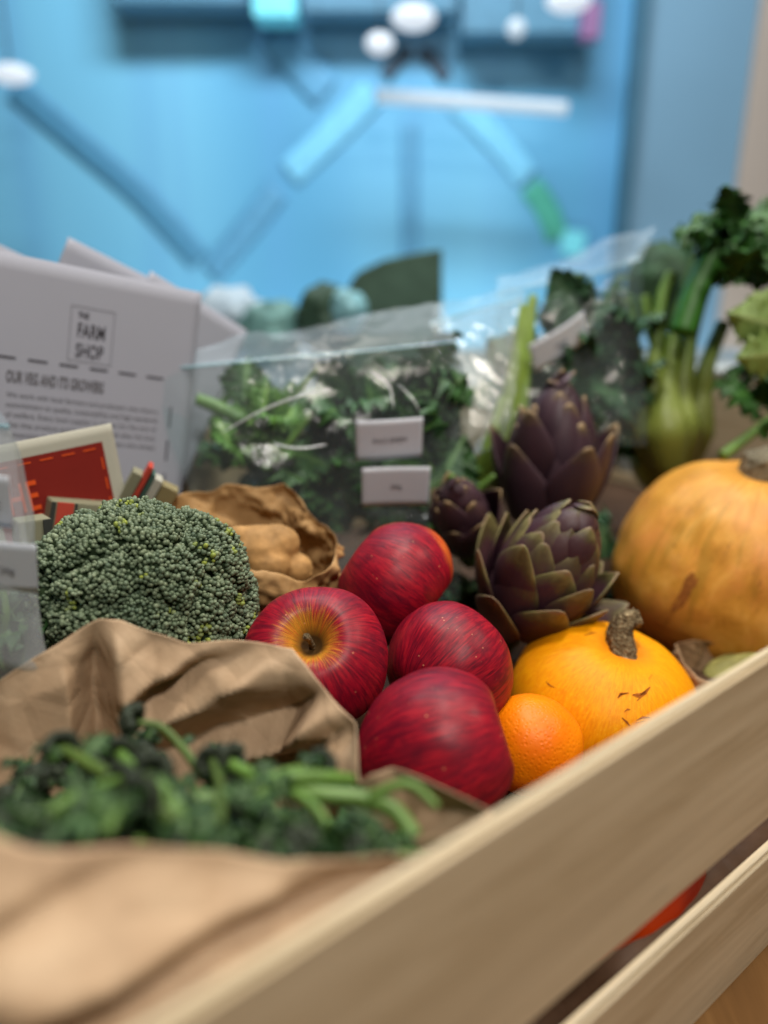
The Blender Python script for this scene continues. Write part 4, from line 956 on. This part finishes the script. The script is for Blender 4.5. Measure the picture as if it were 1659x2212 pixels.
PL = leaf_mesh(.06, .055, .003, 95, .2, 26, 15, 4, .3); PL.materials.append(PLEAF)
for (x, y, t, s, tw) in ((1710, 712, .665, .95, .25), (1700, 760, .655, .7, -.15), (1705, 690, .675, .7, .5)):
    l = link('pale_leaf', PL, None, ce2, P(x, y, t)-ce2.location); l['label'] = 'pale yellow green leaf'
    l.rotation_euler = (Matrix.Rotation(tw, 3, 'Y') @ Matrix(((0, -1, 0), (0, 0, -1), (1, 0, 0)))).to_euler(); l.scale = (s, s, s)
for k in range(16):
    l = link('leaf', CLF[g.integers(3)], None, ce2, P(g.uniform(1600, 1700), g.uniform(770, 900), g.uniform(.68, .74))-ce2.location, (g.uniform(.2, 2), g.uniform(-.9, .9), g.uniform(0, 6.28))); s = g.uniform(.4, .75); l.scale = (s, s, s)

# ------------------------------------------------------------------ packing paper under the produce
nu, nv = 90, 60; V = []
uu = np.linspace(U0+.011, U1-.011, nu); vv = np.linspace(V0+.010, V1-.011, nv); G = np.zeros((nv, nu))
for j in range(nv):
    for i in range(nu):
        p = UV(uu[i], vv[j], 0); h = .06 if uu[i] > .22 or vv[j] > .37 else .016
        for c, r in FRUIT:
            d = math.hypot(p.x-c.x, p.y-c.y)
            if d < r*1.25: h = min(h, c.z-math.sqrt(max(0, (r*1.25)**2-d*d))/1.25*1.0-.002)
        G[j, i] = max(.014, h)
for _ in range(3):
    Gp = np.pad(G, 1, 'edge'); G = np.minimum(G, (Gp[1:-1, 1:-1]*2+Gp[:-2, 1:-1]+Gp[2:, 1:-1]+Gp[1:-1, :-2]+Gp[1:-1, 2:])/6)
for j in range(nv):
    for i in range(nu):
        p = UV(uu[i], vv[j], G[j, i]); V.append(tuple(p))
V = np.array(V); V[:, 2] = np.maximum(.0135, V[:, 2]-.004*np.abs(folds(V, 4, .05, 5)))
b0 = UV((U0+U1)/2, (V0+V1)/2, .0135); pp = link('packing_paper', mesh_np('packing_paper', V-np.array(b0), gridf(nu, nv)), KRAFT_SHADE, None, b0); solid(pp, .0004)
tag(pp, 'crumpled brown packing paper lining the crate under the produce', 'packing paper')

# ------------------------------------------------------------------ things on the table beyond the crate
def sheet_solid(name, label, cat, outline, t, d, mat):
    n = len(outline); W_ = [P(x, y, t) for x, y in outline]; b_ = Vector((sum(p.x for p in W_)/n, W_[0].y, 0))
    A = [p-b_ for p in W_]; Bk = [p+Vector((0, d, 0))-b_ for p in W_]; V = A+Bk
    Fc = [tuple(range(n)), tuple(range(2*n-1, n-1, -1))]+[(i, i+n, (i+1) % n+n, (i+1) % n) for i in range(n)]
    o = link(name, mesh_np(name, V, Fc, False), mat, None, b_); mm = o.modifiers.new('bevel', 'BEVEL'); mm.width = .004; mm.segments = 2; return tag(o, label, cat)
sheet_solid('felt_basket', 'dark grey green basket with a sloping top behind the clear bags', 'basket', [(735, 960), (738, 640), (770, 590), (830, 562), (895, 548), (955, 538), (957, 960)], 1.25, .2, plain('dark_felt', S(58, 76, 64), .9, .1, .2, 30))
def lump(name, label, cat, px, py, t, rx, rz, mat, seed):
    c = P(px, py, t); V, Fc, mer = revolve(lambda th: rx*np.sin(th)**.8, lambda th, r: rz*np.cos(th), 40, 28, .05, 5, seed, .16, 2.5); o = link(name, mesh_np(name, V, Fc), mat, None, c); return tag(o, label, cat)
# pale back crate the loose produce stands on
bc = thing('white_tray', 'white tray on the table behind the crate holding more vegetables', 'tray', (.0, 1.25, 0))
for (x, y, z, sx, sy, sz) in ((0, -.2, .09, 1.3, .012, .18), (0, .2, .09, 1.3, .012, .18), (-.644, 0, .09, .012, .386, .18), (.644, 0, .09, .012, .386, .18), (0, 0, .006, 1.27, .386, .012)):
    link('tray_side', box_mesh('tray_side', x, y, z, sx, sy, sz, .003), plain('tray_white', S(170, 184, 192), .5), bc)
for args in (('cabbage', 'dark green cabbage just left of the grey green basket', 'cabbage', 705, 690, 1.16, .045, .05, plain('cabbage_dark', S(52, 76, 60), .6, .3, .3, 30, .3), 2), ('lettuce', 'blurred grey green lettuce left of the dark cabbage', 'lettuce', 590, 720, 1.2, .05, .05, plain('lettuce_grey', S(96, 136, 132), .6, .3, .3, 30, .3), 3),
             ('onion', 'pale blue white onion between cabbage and basket', 'onion', 752, 672, 1.12, .026, .03, plain('onion_pale', S(120, 168, 176), .4), 4), ('cauliflower', 'white cauliflower seen behind the fanned leaflets', 'cauliflower', 500, 700, 1.3, .07, .06, plain('cauli', S(160, 176, 186), .8, .3, .15, 60, .5), 5)):
    lump(*args)
pl = thing('tub', 'cream tub standing behind the fennel', 'tub', P(1555, 905, .98))
V, Fc, mer = revolve(lambda t: .05*np.sin(t)**.2, lambda t, r: .032*np.cos(t), 40, 20); link('tub_body', mesh_np('tub_body', V, Fc), plain('tub_cream', S(196, 186, 164), .5), pl, (0, 0, .03))
v, f = tube_vf([(0, 0, .060), (0, 0, .068)], [.055, .055], 32); link('tub_lid', mesh_np('tub_lid', v, f), plain('tub_lid', S(182, 190, 190), .5), pl)
lump('brown_cabbage', 'dark leafy clump behind the tall clear bag', 'cabbage', 1440, 620, 1.0, .05, .055, plain('clump_dark', S(44, 70, 46), .7, .3, .4, 40, .3), 8)
